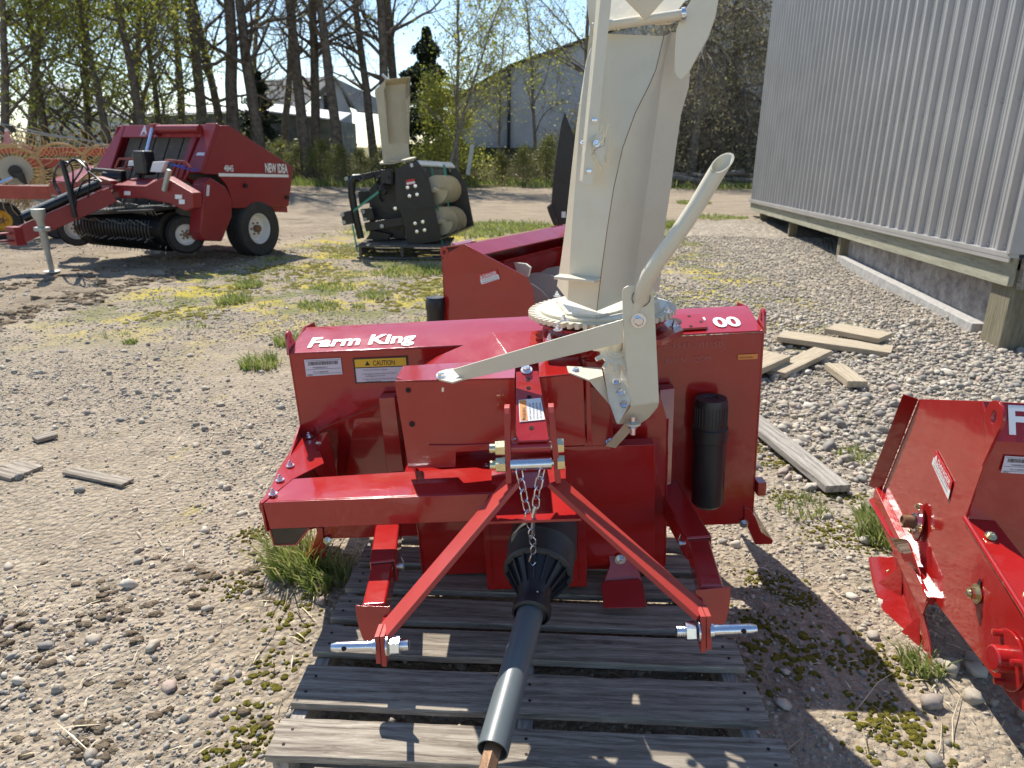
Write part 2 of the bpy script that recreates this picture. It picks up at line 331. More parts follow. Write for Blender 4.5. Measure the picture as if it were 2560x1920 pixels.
npmesh('ground', co, np.stack([a, a+1, a+nx+1, a+nx], 1), GM, kind='structure')

# ---- loose stones: one mesh of many stones (nobody could count them)
ico = bmesh.new(); bmesh.ops.create_icosphere(ico, subdivisions=1, radius=1); IV = np.array([v.co[:] for v in ico.verts]); IF = np.array([[v.index for v in f.verts] for f in ico.faces]); ico.free()
ico = bmesh.new(); bmesh.ops.create_icosphere(ico, subdivisions=2, radius=1); IV2 = np.array([v.co[:] for v in ico.verts]); IF2 = np.array([[v.index for v in f.verts] for f in ico.faces]); ico.free()
def in_view(x, y, m=.25): return (np.abs(x+0) < (y*.72+.75*1.1+m+.15)) & (y > .7)
def stones(name, x, y, r, IVv, IFf, sink=.25, flat=(.45, .8), zoff=0):
    n = len(x); nv = len(IVv)
    s3 = np.stack([r*rng.uniform(.8, 1.35, n), r*rng.uniform(.6, 1, n), r*rng.uniform(*flat, n)], 1)
    P = IVv[None]*(1+.16*rng.standard_normal((n, nv, 1)))*s3[:, None]
    q = rng.standard_normal((n, 4))*np.array([.16, .16, 1, 1]); q /= np.linalg.norm(q, axis=1)[:, None]
    xq, yq, zq, wq = q.T
    R_ = np.stack([1-2*(yq*yq+zq*zq), 2*(xq*yq-zq*wq), 2*(xq*zq+yq*wq), 2*(xq*yq+zq*wq), 1-2*(xq*xq+zq*zq), 2*(yq*zq-xq*wq), 2*(xq*zq-yq*wq), 2*(yq*zq+xq*wq), 1-2*(xq*xq+yq*yq)], -1).reshape(n, 3, 3)
    P = np.einsum('nij,nkj->nki', R_, P)
    P += np.stack([x, y, gh(x, y)+s3[:, 2]*(1-2*sink)+zoff], -1)[:, None]
    F = (IFf[None]+(np.arange(n)*nv)[:, None, None]).reshape(-1, 3)
    GL.append((P.reshape(-1, 3), F))
GL = []; CL = []
def joinm(name, lst, mat, **k):
    o = 0; P = []; F = []
    for p, f in lst: P.append(p); F.append(f+o); o += len(p)
    npmesh(name, np.concatenate(P), np.concatenate(F), mat, **k)
def scatter(n, x0, x1, y0, y1, dens):
    x = rng.uniform(x0, x1, n); y = rng.uniform(y0, y1, n); k = in_view(x, y) & (rng.random(n) < dens(x, y)); return x[k], y[k]
def right(x, y):   # clean deep gravel on the right, thinning to the left
    return np.clip((x-1.0-.06*(y-2)+.35*np.sin(1.9*y)+.2*np.sin(5*x))/.9, 0, 1)
x, y = scatter(60000, .9, 6.6, 2.0, 13, lambda x, y: right(x, y)*(1-.4*(y > 8))); r = .007+.015*rng.random(len(x))**2.0; stones('gravel', x, y, r, IV, IF)
x, y = scatter(5200, .9, 6, 1.0, 6.5, right); r = .017+.022*rng.random(len(x))**3; stones('gravel', x, y, r, IV2, IF2)
pat = lambda x, y: .12+.88*np.clip(.5+1.2*np.sin(2.3*x+1.1*y)*np.sin(1.7*y-.9*x+1), 0, 1)
x, y = scatter(190000, -5, 2.2, .75, 6.5, lambda x, y: (1-dirt(x, y))*pat(x, y)*np.clip(1.3-.12*y, .3, 1)); r = .0024+.0078*rng.random(len(x))**3.5; stones('gravel', x, y, r, IV, IF, .35)
x, y = scatter(30000, -5, 2, 5.5, 12, lambda x, y: (1-dirt(x, y))*.7); r = .006+.012*rng.random(len(x))**3; stones('gravel', x, y, r, IV, IF, .4)
x, y = scatter(2300, -4, 2.2, .8, 5.5, lambda x, y: (1-dirt(x, y))*pat(x, y)); r = .011+.015*rng.random(len(x))**3; stones('gravel', x, y, r, IV2, IF2, .3)
x, y = scatter(5000, -9, -2.5, 4.5, 13, lambda x, y: dirt(x, y)*.5); r = .008+.02*rng.random(len(x))**4; stones('gravel', x, y, r, IV, IF, .4)
joinm('gravel', GL, STONE, kind='stuff', label='loose rounded river gravel spread over the yard')
# clods on the track edge
def clods(n, fx, fy, rr):
    t_ = rng.random(n); x = fx(t_)+rng.normal(0, .18, n); y = fy(t_)+rng.normal(0, .12, n)
    me_r = rr*(.4+rng.random(n)**2); nv = len(IV2)
    P = IV2[None]*(1+.3*rng.standard_normal((n, nv, 1)))*me_r[:, None, None]*np.array([1.4, 1, .6]); P += np.stack([x, y, gh(x, y)], -1)[:, None]
    CL.append((P.reshape(-1, 3), (IF2[None]+(np.arange(n)*nv)[:, None, None]).reshape(-1, 3)))
CLOD = simple('dirt_clod', [(.3, (.17, .125, .08)), (.7, (.36, .28, .19))], 30, bs=1)
clods(700, lambda q: -4.9+1.2*q, lambda q: 5.0+5.5*q, .03); clods(500, lambda q: -8.5+5*q, lambda q: 6.6+3.5*q+.8*np.sin(9*q), .03)
clods(260, lambda q: -2.2+1.3*q, lambda q: 1.45+.9*q, .014); clods(200, lambda q: -1.9+1.0*q, lambda q: 1.15+.4*q, .012)
joinm('dirt_clods', CL, CLOD, kind='stuff', label='crumbled dirt clods along the wheel ruts')

# ---- grass tufts, moss cushions, straw
def blades(name, cx, cy, n, rad, hgt, w_, mat, lean=.5, **k):
    a_ = rng.uniform(0, 2*pi, n); rr = rad*np.sqrt(rng.random(n)); x = cx+rr*np.cos(a_); y = cy+rr*np.sin(a_); z = gh(x, y)
    h = hgt*rng.uniform(.4, 1, n); la = rng.uniform(0, 2*pi, n)*.5+a_*.5; l = h*lean*rng.uniform(.2, 1.4, n)
    d = np.stack([np.cos(la), np.sin(la)], -1)*l[:, None]; sa = rng.uniform(0, pi, n); sd_ = np.stack([np.cos(sa), np.sin(sa)], -1)*w_
    B0 = np.stack([x, y, z-.01], -1); z0 = np.zeros(n)
    mid = B0+np.stack([d[:, 0]*.35, d[:, 1]*.35, h*.6], -1); tip = B0+np.stack([d[:, 0], d[:, 1], h*.95], -1)
    sv = np.stack([sd_[:, 0], sd_[:, 1], z0], -1)
    P = np.stack([B0-sv, B0+sv, mid+sv*.8, mid-sv*.8, tip+sv*.1, tip-sv*.1], 1).reshape(-1, 3); i6 = np.arange(n)[:, None]*6
    F = np.concatenate([i6+[0, 1, 2, 3], i6+[3, 2, 4, 5]])
    return P, F
def joinb(name, lst, mat, **k):
    o = 0; P = []; F = []
    for p, f in lst: P.append(p); F.append(f+o); o += len(p)
    npmesh(name, np.concatenate(P), np.concatenate(F), mat, smooth=False, **k)
W0 = Frame((0, 0, 0))
L = []
for px, py, n, rad, h in [(565,795,260,.14,.12),(505,655,240,.17,.12),(540,620,200,.14,.10),(283,742,110,.05,.05),(640,1235,330,.10,.19),(700,1260,260,.09,.12),(625,745,180,.12,.12),(720,625,240,.25,.07),(810,640,260,.2,.07),(690,665,260,.2,.07),
      (905,585,420,.4,.11),(870,590,300,.4,.1),(1100,490,900,.9,.13),(1000,505,900,.8,.13),(1180,500,900,.8,.14),(1450,490,600,.4,.15),(1440,520,300,.3,.12),(1850,985,120,.1,.06),(1890,1130,200,.08,.1),(1735,1100,150,.12,.06),(1990,1450,150,.06,.08),(1560,470,500,.6,.08),(380,575,0,.1,.1),(1905,1165,260,.09,.13),(1500,440,500,.5,.12)]:
    c0 = W0.at(px, py, 'z', 0)
    if n: L.append(blades('', c0.x, c0.y, n, rad, h, .0022+.0006*c0.y, None, .7))
for _ in range(420):
    x, y = rng.uniform(-3.6, 3.2), rng.uniform(5.2, 15.3)
    if dirt(x, y) < .3 and (rng.random() < .35+.05*(y-5)) and not (x > 1.6 and y < 11): L.append(blades('', x, y, int(rng.integers(12, 60)), rng.uniform(.05, .3), rng.uniform(.03, .09), .005, None, .8))
for _ in range(60):
    x, y = rng.uniform(-3.5, -.2), rng.uniform(2.8, 6)
    L.append(blades('', x, y, int(rng.integers(6, 25)), .05, .025, .0018, None, .8))
joinb('grass', L, GRASSM, kind='stuff', label='thin green grass tufts growing through the gravel')
# far verge grass
L = []
for _ in range(900):
    x, y = rng.uniform(-24, 14), rng.uniform(29, 36); L.append(blades('', x, y, 22, .8, rng.uniform(.15, .5), .02, None, .6))
joinb('verge_grass', L, GRASSM, kind='stuff', label='long dry and green grass along the far edge of the yard')
# moss cushions
MP = []; MF = []; o_ = 0
def cushion(x, y, r, h):
    global o_
    n = len(IV2); k = int(60); P = IV2*(1+.10*rng.standard_normal((n, 1)))*np.array([r*rng.uniform(.7, 1.3), r, h]); P[:, 2] = np.maximum(P[:, 2], -.01); P += [x, y, float(gh(x, y))]
    MP.append(P); MF.append(IF2+o_); o_ += n
spots_ = [(1640,960,.05),(1665,990,.06),(1700,1000,.05),(1690,1070,.05),(1820,1070,.06),(1845,1150,.07),(1880,1180,.06),(560,1160,.06),(1660,1260,.06),(1690,1420,.09),(1850,1420,.08),(1930,1460,.05),(1720,985,.05),(1650,940,.04),(1780,1160,.06),(560,1600,.05),(1905,1560,.07),(1950,1600,.07),(1730,1300,.05),(525,1270,.05),(1640,1350,.05)]
for px, py, r in spots_:
    c0 = W0.at(px, py, 'z', 0)
    for _ in range(80): cushion(c0.x+rng.normal(0, r*.9), c0.y+rng.normal(0, r*.7), r*rng.uniform(.05, .17), .007)
for _ in range(900):
    x, y = rng.uniform(-3.4, 1.0), rng.uniform(6.2, 11.5)
    if dirt(x, y) < .2 and math.sin(1.9*x+.8*y)*math.sin(1.3*y-1.1*x) > .05: [cushion(x+rng.normal(0, .09), y+rng.normal(0, .08), rng.uniform(.012, .045), .012) for _ in range(4)]
c0 = (-.62, 1.35)
for _ in range(230): cushion(rng.normal(-.72, .05)+.0, rng.uniform(1.1, 2.4), rng.uniform(.003, .013), .006)
npmesh('moss', np.concatenate(MP), np.concatenate(MF), MOSS, kind='stuff', label='low yellow green moss cushions on the ground')
# straw
SB = MB()
for _ in range(620):
    x, y = rng.uniform(-1.8, 2.2), rng.uniform(.95, 3.6)
    if not in_view(np.array(x), np.array(y)): continue
    a_ = rng.uniform(0, 2*pi); l = rng.uniform(.02, .07)*(3 if rng.random() < .06 else 1); z = float(gh(x, y))+.012
    d = V((cos(a_), sin(a_), rng.uniform(-.08, .12)))*l; p = V((x, y, z)); s_ = d.cross(V((0, 0, 1))).normalized()*.0022
    SB.add([p-s_*.3, p+s_*.3, p+d*.5+s_+V((0, 0, .004)), p+d*.5-s_+V((0, 0, .004)), p+d, p+d+s_*.1], [(0, 1, 2, 3), (3, 2, 5, 4)])
def stalk(p0, p1, r=.0017):
    a_, b_ = W0.at(*p0, 'z', .012), W0.at(*p1, 'z', .02); m_ = (a_+b_)/2+V((rng.normal(0, .02), rng.normal(0, .02), .02)); SB.tube([a_, m_, b_], [r, r, r*.5], 4)
for q in [((530,1455),(640,1270)),((640,1260),(615,1310)),((340,1475),(540,1345)),((490,1470),(560,1425)),((545,1480),(590,1420)),((1640,1100),(1740,1125)),((1845,1540),(1935,1450)),((1620,1440),(1680,1500)),((600,1545),(625,1500)),((560,1190),(600,1180)),((640,1320),(670,1350)),((2010,1660),(2035,1560)),((2060,1645),(2075,1500)),((1880,1650),(1905,1560))]: stalk(*q)
SB.build('straw', STRAW, smooth=False, kind='stuff', label='dry straw stalks and dead willow leaves scattered on the ground')

# ================================================================== GREY METAL BUILDING (right)
BP0 = W0.at(2195, 548, 'y', 5.5); BP1 = W0.at(1623, 430, 'y', 17.5); g1 = W0.at(1623, 455, 'y', 17.5)
dv = BP1-BP0; LEN = sqrt(dv.x**2+dv.y**2); rz = math.degrees(atan2(dv.y, dv.x)); tilt = -math.degrees(atan2(dv.z, LEN))
WB = Frame((BP0.x, BP0.y, 0), rz); rt = WB.root('metal_building', label='grey ribbed metal building raised on timber posts above the gravel', cat='building')
# local x runs along the long wall away from the camera, local y to its left (outside), so inside is -y
SID = mk('grey_metal_siding'); t, b = nodes(SID); b.inputs['Base Color'].default_value = (.38, .37, .36, 1)
t.links.new(ramp(t, noise(t, 1.5, 4), [(.3, (.34, .33, .32)), (.7, (.41, .395, .385))]), b.inputs['Base Color']); b.inputs['Roughness'].default_value = .42; b.inputs['Metallic'].default_value = .25
bump(t, b, noise(t, 9, 2), .05, .02)
zb0, zb1 = BP0.z, BP1.z; HT = 7.0
def zb(s_): return zb0+(zb1-zb0)*s_/LEN
pit = .272; prof = [(0, 0), (.07, 0), (.078, .006), (.088, .006), (.096, 0), (.12, 0), (.128, .006), (.138, .006), (.146, 0), (.19, 0), (.206, .043), (.240, .043), (.256, 0)]
pts = []; s_ = 0
while s_ < LEN-pit:
    pts += [(s_+a_, h) for a_, h in prof]; s_ += pit
pts.append((LEN, 0)); P = []; n = len(pts)
for a_, h in pts: P += [(a_, h, zb(a_)), (a_, h, HT+zb(a_))]
mb = MB().add(P, [(2*i, 2*i+2, 2*i+3, 2*i+1) for i in range(n-1)]); mb.build('ribbed_siding', SID, rt, ang=20)
mb = MB(); s_ = 0; k_ = 0
while s_ < LEN-pit and k_ < 40:     # screws beside the ribs, three rows
    for zz in (.03, 1.15, 2.9, 4.7): mb.lathe([(.013, 0), (.013, .008), (.007, .013), (0, .014)], (s_+.172, .001, zb(s_)+zz), (0, 1, 0), 6)
    s_ += pit; k_ += 1
mb.build('siding_screws', SID, rt, kind='stuff')
MB().plate([(-.005, 0, zb(0)), (-.005, 0, zb(0)+HT), (-.005, -12, zb(0)+HT), (-.005, -12, zb(0))], (-.004, 0, 0)).build('end_siding', SID, rt)
mb = MB().beam((-.03, .02, zb(0)+.0), (-.03, .02, zb(0)+HT), .11, .05, (1, 0, 0)); mb.build('corner_trim', SID, rt, bevel=.004)
mb = MB().beam((-.04, .03, zb(0)-.012), (LEN, .03, zb1-.012), .07, .035).beam((-.04, .057, zb(0)-.04), (LEN, .057, zb1-.04), .01, .05); mb.build('base_flashing', SID, rt)
hb = .225
for i, (a_, b_) in enumerate([(0, 4.75), (4.76, 9.2), (9.21, LEN)]):
    mb = MB().plate([(a_, .012, zb(a_)-.03), (b_, .012, zb(b_)-.03), (b_, .012, zb(b_)-.03-hb), (a_, .012, zb(a_)-.03-hb)], (0, -.045, 0)); mb.build('skirt_board', WP, rt, bevel=.003)
MB().box((-.03, -6.05, zb(0)-.15), (.05, 12, .24)).build('end_skirt_board', WG, rt)
def post(s_, w_=.14, name='post'):
    MB().box((s_, -.12, (zb(s_)-.28)/2-.2), (w_, .15, zb(s_)-.28+.4)).build(name, WPX, rt, bevel=.006)
MB().box((.16, -.17, .16), (.32, .28, .95)).build('post', WPX, rt, bevel=.008)
post(4.75); post(8.0, .1); post(11)
mb = MB(); mb.plate([(.4, -.16, .62), (4.7, -.16, .40), (4.7, -.16, -.1), (.4, -.16, -.1)], (0, -.05, 0))
STC = simple('weathered_panel', [(.35, (.30, .26, .24)), (.65, (.58, .54, .50))], 9, bs=1.5); mb.build('foundation_panel', STC, rt)
mb = MB().box((2.6, -.09, .03), (4.2, .12, .13)); mb.build('concrete_footing', simple('concrete', [(.3, (.3, .29, .27)), (.7, (.48, .46, .43))], 20, bs=.3), rt, bevel=.01)
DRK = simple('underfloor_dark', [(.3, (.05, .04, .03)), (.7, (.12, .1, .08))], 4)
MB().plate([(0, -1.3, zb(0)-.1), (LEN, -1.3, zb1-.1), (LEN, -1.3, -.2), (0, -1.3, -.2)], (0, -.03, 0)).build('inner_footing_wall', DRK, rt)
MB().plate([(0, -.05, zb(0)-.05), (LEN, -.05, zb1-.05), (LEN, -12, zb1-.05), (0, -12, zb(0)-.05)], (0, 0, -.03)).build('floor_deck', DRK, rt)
MB().plate([(0, -.03, HT+zb(0)), (LEN, -.03, HT+zb1), (LEN, -12, HT+zb1), (0, -12, HT+zb(0))], (0, 0, .03)).build('roof', SID, rt)
# gravel bank rising to the far part of the building
# ================================================================== BACKGROUND: buildings, trees, brush
def tubes_np(paths, nseg):
    """paths: list of (pts (k,3), radii (k,)) -> verts, quads"""
    Vs = []; Fs = []; o = 0; an = np.arange(nseg)*2*pi/nseg
    for P, R_ in paths:
        k = len(P); t_ = np.gradient(P, axis=0); t_ /= np.linalg.norm(t_, axis=1)[:, None]+1e-9
        ref = np.array([1., 0, 0]) if abs(t_[0, 0]) < .8 else np.array([0, 1., 0])
        u = np.cross(t_, ref); u /= np.linalg.norm(u, axis=1)[:, None]+1e-9; w_ = np.cross(t_, u)
        ring = P[:, None]+(u[:, None]*np.cos(an)[None, :, None]+w_[:, None]*np.sin(an)[None, :, None])*R_[:, None, None]
        Vs.append(ring.reshape(-1, 3)); i = np.arange(k-1)[:, None]*nseg; j = np.arange(nseg)[None]; j2 = (j+1) % nseg
        Fs.append((np.stack([i+j, i+j2, i+nseg+j2, i+nseg+j], -1)+o).reshape(-1, 4)); o += k*nseg
    return np.concatenate(Vs), np.concatenate(Fs)
def tree(seed, H, r, lean=(0, 0), fork=.45, nb=14, depth=3, blen=.30, up=.55, twig=5, droop=0, crook=.03, low=.25, leafn=0, leafs=.06, spread=.35):
    rg = np.random.default_rng(seed); paths = []; tips = []
    def branch(p, d, L_, r_, dep):
        k = max(4, int(6-dep)+3); P = [p]; dd = d/np.linalg.norm(d)
        for i in range(k):
            dd = dd+rg.normal(0, .10+.05*dep, 3)+np.array([0, 0, (.05 if droop == 0 else -droop*(.5+dep*.5))]); dd /= np.linalg.norm(dd); P.append(P[-1]+dd*L_/k)
        P = np.array(P); R_ = r_*np.linspace(1, .25, k+1); paths.append((P, np.maximum(R_, .004), dep))
        if dep >= depth: tips.append(P[1:]); return
        nsub = twig if dep > 0 else nb
        for _ in range(nsub):
            f_ = rg.uniform(.25, 1); i = min(int(f_*k), k-1); q = P[i]+(P[i+1]-P[i])*(f_*k-i); ax = P[i+1]-P[i]; ax /= np.linalg.norm(ax)
            s_ = rg.normal(0, 1, 3); s_ -= ax*s_.dot(ax); s_ /= np.linalg.norm(s_); branch(q, ax*up+s_*(1-up*.4), L_*rg.uniform(.35, .6), max(r_*.42*(1.1-f_*.5), .006), dep+1)
    k = 14; P = np.zeros((k+1, 3)); z = np.linspace(0, H, k+1); P[:, 2] = z; wv = np.cumsum(rg.normal(0, crook*H/k*2, (k+1, 2)), axis=0); P[:, :2] = wv*np.linspace(0, 1, k+1)[:, None]+np.outer((z/H)**1.0, lean)*H
    R_ = r*np.linspace(1, .25, k+1); R_[0] *= 1.25; paths.append((P, R_, 0))
    for _ in range(nb):
        f_ = rg.uniform(low, .98); i = min(int(f_*k), k-1); q = P[i]+(P[i+1]-P[i])*(f_*k-i); a_ = rg.uniform(0, 2*pi)
        branch(q, np.array([cos(a_), sin(a_), rg.uniform(.1, 1.0)*(up*1.8)]), H*blen*(1.15-f_*.7)*rg.uniform(.6, 1.2), r*.38*(1.15-f_*.8), 1)
    big = [(a, b_) for a, b_, d in paths if d <= 1]; sm = [(a, b_) for a, b_, d in paths if d > 1]
    v1, f1 = tubes_np(big, 7)
    if sm: v2, f2 = tubes_np(sm, 3); f2 = f2+len(v1); v1 = np.concatenate([v1, v2]); f1 = np.concatenate([f1, f2])
    lv = None
    if leafn and tips:
        T = np.concatenate(tips); c = T[rg.integers(0, len(T), leafn)]+rg.normal(0, spread, (leafn, 3))*np.array([1, 1, .8]); lv = leaves_np(rg, c, leafs)
    return (v1, f1), lv
def leaves_np(rg, c, s):
    n = len(c); a_ = rg.normal(0, 1, (n, 3)); a_ /= np.linalg.norm(a_, axis=1)[:, None]; b_ = rg.normal(0, 1, (n, 3)); b_ -= a_*(a_*b_).sum(1)[:, None]; b_ /= np.linalg.norm(b_, axis=1)[:, None]
    s_ = s*rg.uniform(.5, 1.4, (n, 1)); P = np.stack([c-a_*s_, c-b_*s_*.55, c+a_*s_, c+b_*s_*.55], 1).reshape(-1, 3); return P, np.arange(4*n).reshape(n, 4)
def me_np(name, co, faces, mat, smooth):
    o = npmesh(name, co, faces, mat, smooth=smooth); me = o.data; bpy.data.objects.remove(o); return me
class Kind:
    def __init__(s, name, bark, leaf, **k):
        (v, f), lv = tree(**k); s.name = name; s.t = me_np('trunk', v, f, bark, True); s.c = me_np('crown', *lv, leaf, False) if lv else None
    def put(s, x, y, sc, rz, label, group, z=0, cat='tree', sz=None):
        e = bpy.data.objects.new(s.name, None); COL.objects.link(e); e.location = (x, y, z-.1); e.rotation_euler = (0, 0, rz); e.scale = (sc, sc, sz or sc); tag(e, label=label, cat=cat, group=group)
        link('trunk', s.t, e); 
        if s.c: link('crown', s.c, e)
        return e
bare = [Kind('bare_tree', BARK, LYG, seed=q, H=16, r=.25, nb=18, depth=3, twig=6, blen=.27, low=.25, up=.62, leafn=int(lf*1.1), leafs=.045, spread=.15, crook=.05, lean=ln) for q, lf, ln in [(1, 900, (-.03, 0)), (2, 500, (.02, .03)), (3, 2200, (-.06, .02)), (4, 300, (0, 0))]]
def px_tree(kind, bx, tx, Y, sc, label, group, rz=None, **k):
    """base seen at bx, stem leaving the picture at tx"""
    base = W0.at(bx, 395, 'y', Y); top = W0.at(tx, 0, 'y', Y); e = kind.put(base.x, Y, sc, random.uniform(0, 6) if rz is None else rz, label, group, **k)
    e.rotation_mode = 'XYZ'; lean = atan2(top.x-base.x, top.z); q = Quaternion((0, 1, 0), lean) @ Quaternion((0, 0, 1), e.rotation_euler.z); e.rotation_mode = 'QUATERNION'; e.rotation_quaternion = q; return e
G1 = 'tall trees along the back of the yard'
T_ = [(0, 452, 402, 31, 1.0, 'dark slender tree rising just right of the leafy green trees'), (1, 500, 425, 34, .85, 'forked dark tree between two straight ones behind the baler'), (2, 512, 482, 31, 1.15, 'thick dark tree above the right end of the baler roof'),
      (3, 572, 515, 31, 1.05, 'leaning dark tree in front of the left end of the grey roof'), (0, 668, 618, 32, 1.05, 'dark tree leaning left in front of the grey roofed barn'), (1, 684, 664, 33, .95, 'straight dark tree beside the leaning one at the barn'),
      (2, 738, 717, 31, .95, 'thick dark tree at the right end of the grey barn roof'), (3, 815, 765, 33, .85, 'thin crooked tree left of the small cream chute'), (0, 838, 826, 32, .95, 'thickest dark trunk directly above the small cream chute'), (1, 860, 846, 35, 1.0, 'dark trunk just left of the evergreen'),
      (2, 612, 640, 40, .9, 'far thin tree seen over the grey barn roof'), (1, 545, 540, 42, .8, 'far pale trunk between two dark trees left of the barn'), (3, 400, 378, 38, .9, 'tall dark stem behind the yellow green leafy trees')]
for kd, bx, tx, Y, sc, lb in T_: px_tree(bare[kd], bx, tx, Y, sc, lb, G1)
leafy = [Kind('leafy_tree', BARK, LYG, seed=q, H=12, r=.2, nb=20, depth=3, twig=6, blen=.36, low=.12, up=.7, leafn=ln, leafs=.075, spread=.45, crook=.05) for q, ln in ((11, 5200), (12, 6500))]
G2 = 'yellow green leafy trees behind the rake'
for i, (bx, tx, Y, sc, lb) in enumerate([(15, -10, 25, .8, 'leafy spring tree at the far left edge'), (110, 60, 27, .85, 'leafy spring tree behind the orange slow vehicle sign'), (190, 190, 29, .8, 'leafy spring tree above the middle rake wheel'), (250, 170, 27, .8, 'leafy spring tree leaning left behind the rake end'), (335, 240, 27, .9, 'big dark stemmed leafy tree leaning over the baler'), (352, 320, 30, .75, 'leafy tree right behind the red baler top'), (60, 90, 34, 1.1, 'far leafy tree at the upper left'), (300, 290, 36, 1.0, 'far leafy tree between the leaning stems')]):
    px_tree(leafy[i % 2], bx, tx, Y, sc, lb, G2)
thin = Kind('young_tree', BARKG, LYG, seed=21, H=9, r=.09, nb=18, depth=3, twig=6, blen=.34, low=.15, up=.8, leafn=2200, leafs=.06, spread=.22, crook=.05)
px_tree(thin, 985, 1000, 28, 1.0, 'young yellow green tree with open twigs left of the white warehouse', G1)
px_tree(thin, 955, 1060, 27, .8, 'young forked tree leaning right across the white warehouse wall', G1)
px_tree(thin, 1160, 1150, 34, 1.0, 'grey twiggy sapling in front of the dark post on the warehouse', G1)
px_tree(thin, 1075, 1080, 33, .75, 'small sapling at the low end of the warehouse', G1)
g_ = Kind('bare_tree', BARKG, LYG, seed=31, H=14, r=.14, nb=24, depth=3, twig=6, blen=.36, low=.3, up=.55, leafn=900, leafs=.05, spread=.2, crook=.04)
px_tree(g_, 1265, 1262, 36, 1.0, 'grey bare tree spreading over the warehouse roof beside the tall chute', G1)
# evergreen
def conifer(seed, H, R_, n):
    rg = np.random.default_rng(seed); z = H*(.08+.92*rg.random(n)**.8); rad = R_*(1-z/H)**.8*(.55+.25*np.sin(z*5+rg.random(n)))+.1; rr = rad*np.sqrt(rg.uniform(.25, 1, n)); a_ = rg.uniform(0, 2*pi, n); a_ += .35*np.sin(3*a_+z*2); lump = 1+.35*np.sin(5*a_+z*1.7)*np.sin(z*2.3)
    c = np.stack([rr*lump*np.cos(a_), rr*lump*np.sin(a_), z-.15*rr], -1); P, F = leaves_np(rg, c, .11); v, f = tubes_np([(np.stack([np.zeros(6), np.zeros(6), np.linspace(0, H, 6)], -1), np.linspace(.18, .03, 6))], 8); return (v, f), (P, F)
(v, f), lv = conifer(5, 8.8, 4.3, 26000)
ev = Kind.__new__(Kind); ev.name = 'evergreen_tree'; ev.t = me_np('trunk', v, f, BARK, True); ev.c = me_np('crown', *lv, LDK, False)
px_tree(ev, 925, 920, 34, .74, 'dark evergreen tree standing right of the small cream chute', 'evergreen trees')
px_tree(ev, 560, 557, 42, .62, 'small distant evergreen partly hidden behind the leaning trunks', 'evergreen trees')
bushy = Kind('leafy_bush', BARK, LGR, seed=41, H=4.2, r=.07, nb=26, depth=2, twig=8, blen=.42, low=.05, up=.75, leafn=4200, leafs=.07, spread=.28)
bushyy = Kind('leafy_bush', BARK, LYG, seed=42, H=5.5, r=.08, nb=26, depth=2, twig=8, blen=.40, low=.05, up=.8, leafn=6500, leafs=.07, spread=.28)
px_tree(bushyy, 945, 960, 29, .72, 'yellow green bush in front of the dark evergreen', 'bushes along the yard edge', cat='bush'); px_tree(bushyy, 1000, 980, 31, .55, 'low yellow green bush at the warehouse corner', 'bushes along the yard edge', cat='bush')
for i, (bx, Y, sc) in enumerate([(730, 29, .5), (690, 31, .55), (780, 30, .45), (640, 32, .5), (1130, 30, .5), (1180, 31, .62), (1085, 31, .42), (840, 31, .6), (600, 33, .55), (560, 31, .5), (1230, 33, .7), (520, 33, .6)]):
    px_tree(bushy, bx, bx, Y, sc*.72, ['green bush below the right gable of the barn', 'green bush below the middle of the barn roof', 'green bush left of the small cream chute', 'green bush right behind the baler tail', 'green bush between two saplings at the warehouse', 'green bush just left of the black pointed blade', 'green bush under the dark post of the warehouse', 'green bush behind the small cream chute', 'green bush above the baler white stripe', 'green bush above the baler side panel', 'green bush right behind the black pointed blade', 'green bush behind the baler roof end'][i], 'bushes along the yard edge', cat='bush')
# brush: tangled stems and leaves nobody could count
def brush(name, x0, x1, y0, y1, n, h0, h1, leafn, lm, ls, label, seed):
    rg = np.random.default_rng(seed); paths = []; T = []
    for _ in range(n):
        x, y = rg.uniform(x0, x1), rg.uniform(y0, y1); h = rg.uniform(h0, h1)*(.75+.25*sin(x*1.3)); k = 5; a_ = rg.uniform(0, 2*pi); d = np.array([cos(a_)*.35, sin(a_)*.35, 1.0]); P = [np.array([x, y, 0.])]
        for i in range(k): d = d+rg.normal(0, .22, 3); d[2] = abs(d[2])*.95; P.append(P[-1]+d/np.linalg.norm(d)*h/k)
        P = np.array(P); paths.append((P, np.linspace(.014, .004, k+1))); T.append(P[1:])
        for _ in range(4):
            i = rg.integers(1, k); q = P[i]; d2 = rg.normal(0, 1, 3)+np.array([0, 0, .7]); d2 /= np.linalg.norm(d2); l = h*.22; Q = np.array([q, q+d2*l*.5+rg.normal(0, .05, 3), q+d2*l+rg.normal(0, .08, 3)]); paths.append((Q, np.array([.007, .005, .003]))); T.append(Q[1:])
    v, f = tubes_np(paths, 3); T = np.concatenate(T); c = T[rg.integers(0, len(T), leafn)]+rg.normal(0, .22, (leafn, 3)); c[:, 2] = np.abs(c[:, 2])
    lo = leafn//3; c[:lo, 2] *= .4
    P, F = leaves_np(rg, c, ls); me = npmesh(name, np.concatenate([v, P]), np.concatenate([f, F+len(v)]), [BARKG, lm], smooth=False, kind='stuff', label=label)
    me.data.polygons.foreach_set('material_index', np.concatenate([np.zeros(len(f), 'i'), np.ones(len(F), 'i')])); return me
brush('underbrush', -30, -10, 26, 36, 1700, 1.3, 3.4, 15000, LGR, .085, 'dense green undergrowth below the leafy trees', 61)
brush('underbrush', -13, 12, 31.5, 37, 1500, .9, 2.1, 16000, LBR, .075, 'tangled brown green brush along the back of the yard', 62)
brush('underbrush', 3, 13, 33, 38, 1100, 3.5, 7.5, 22000, LBR, .07, 'tall brown thicket behind the log pile', 63)
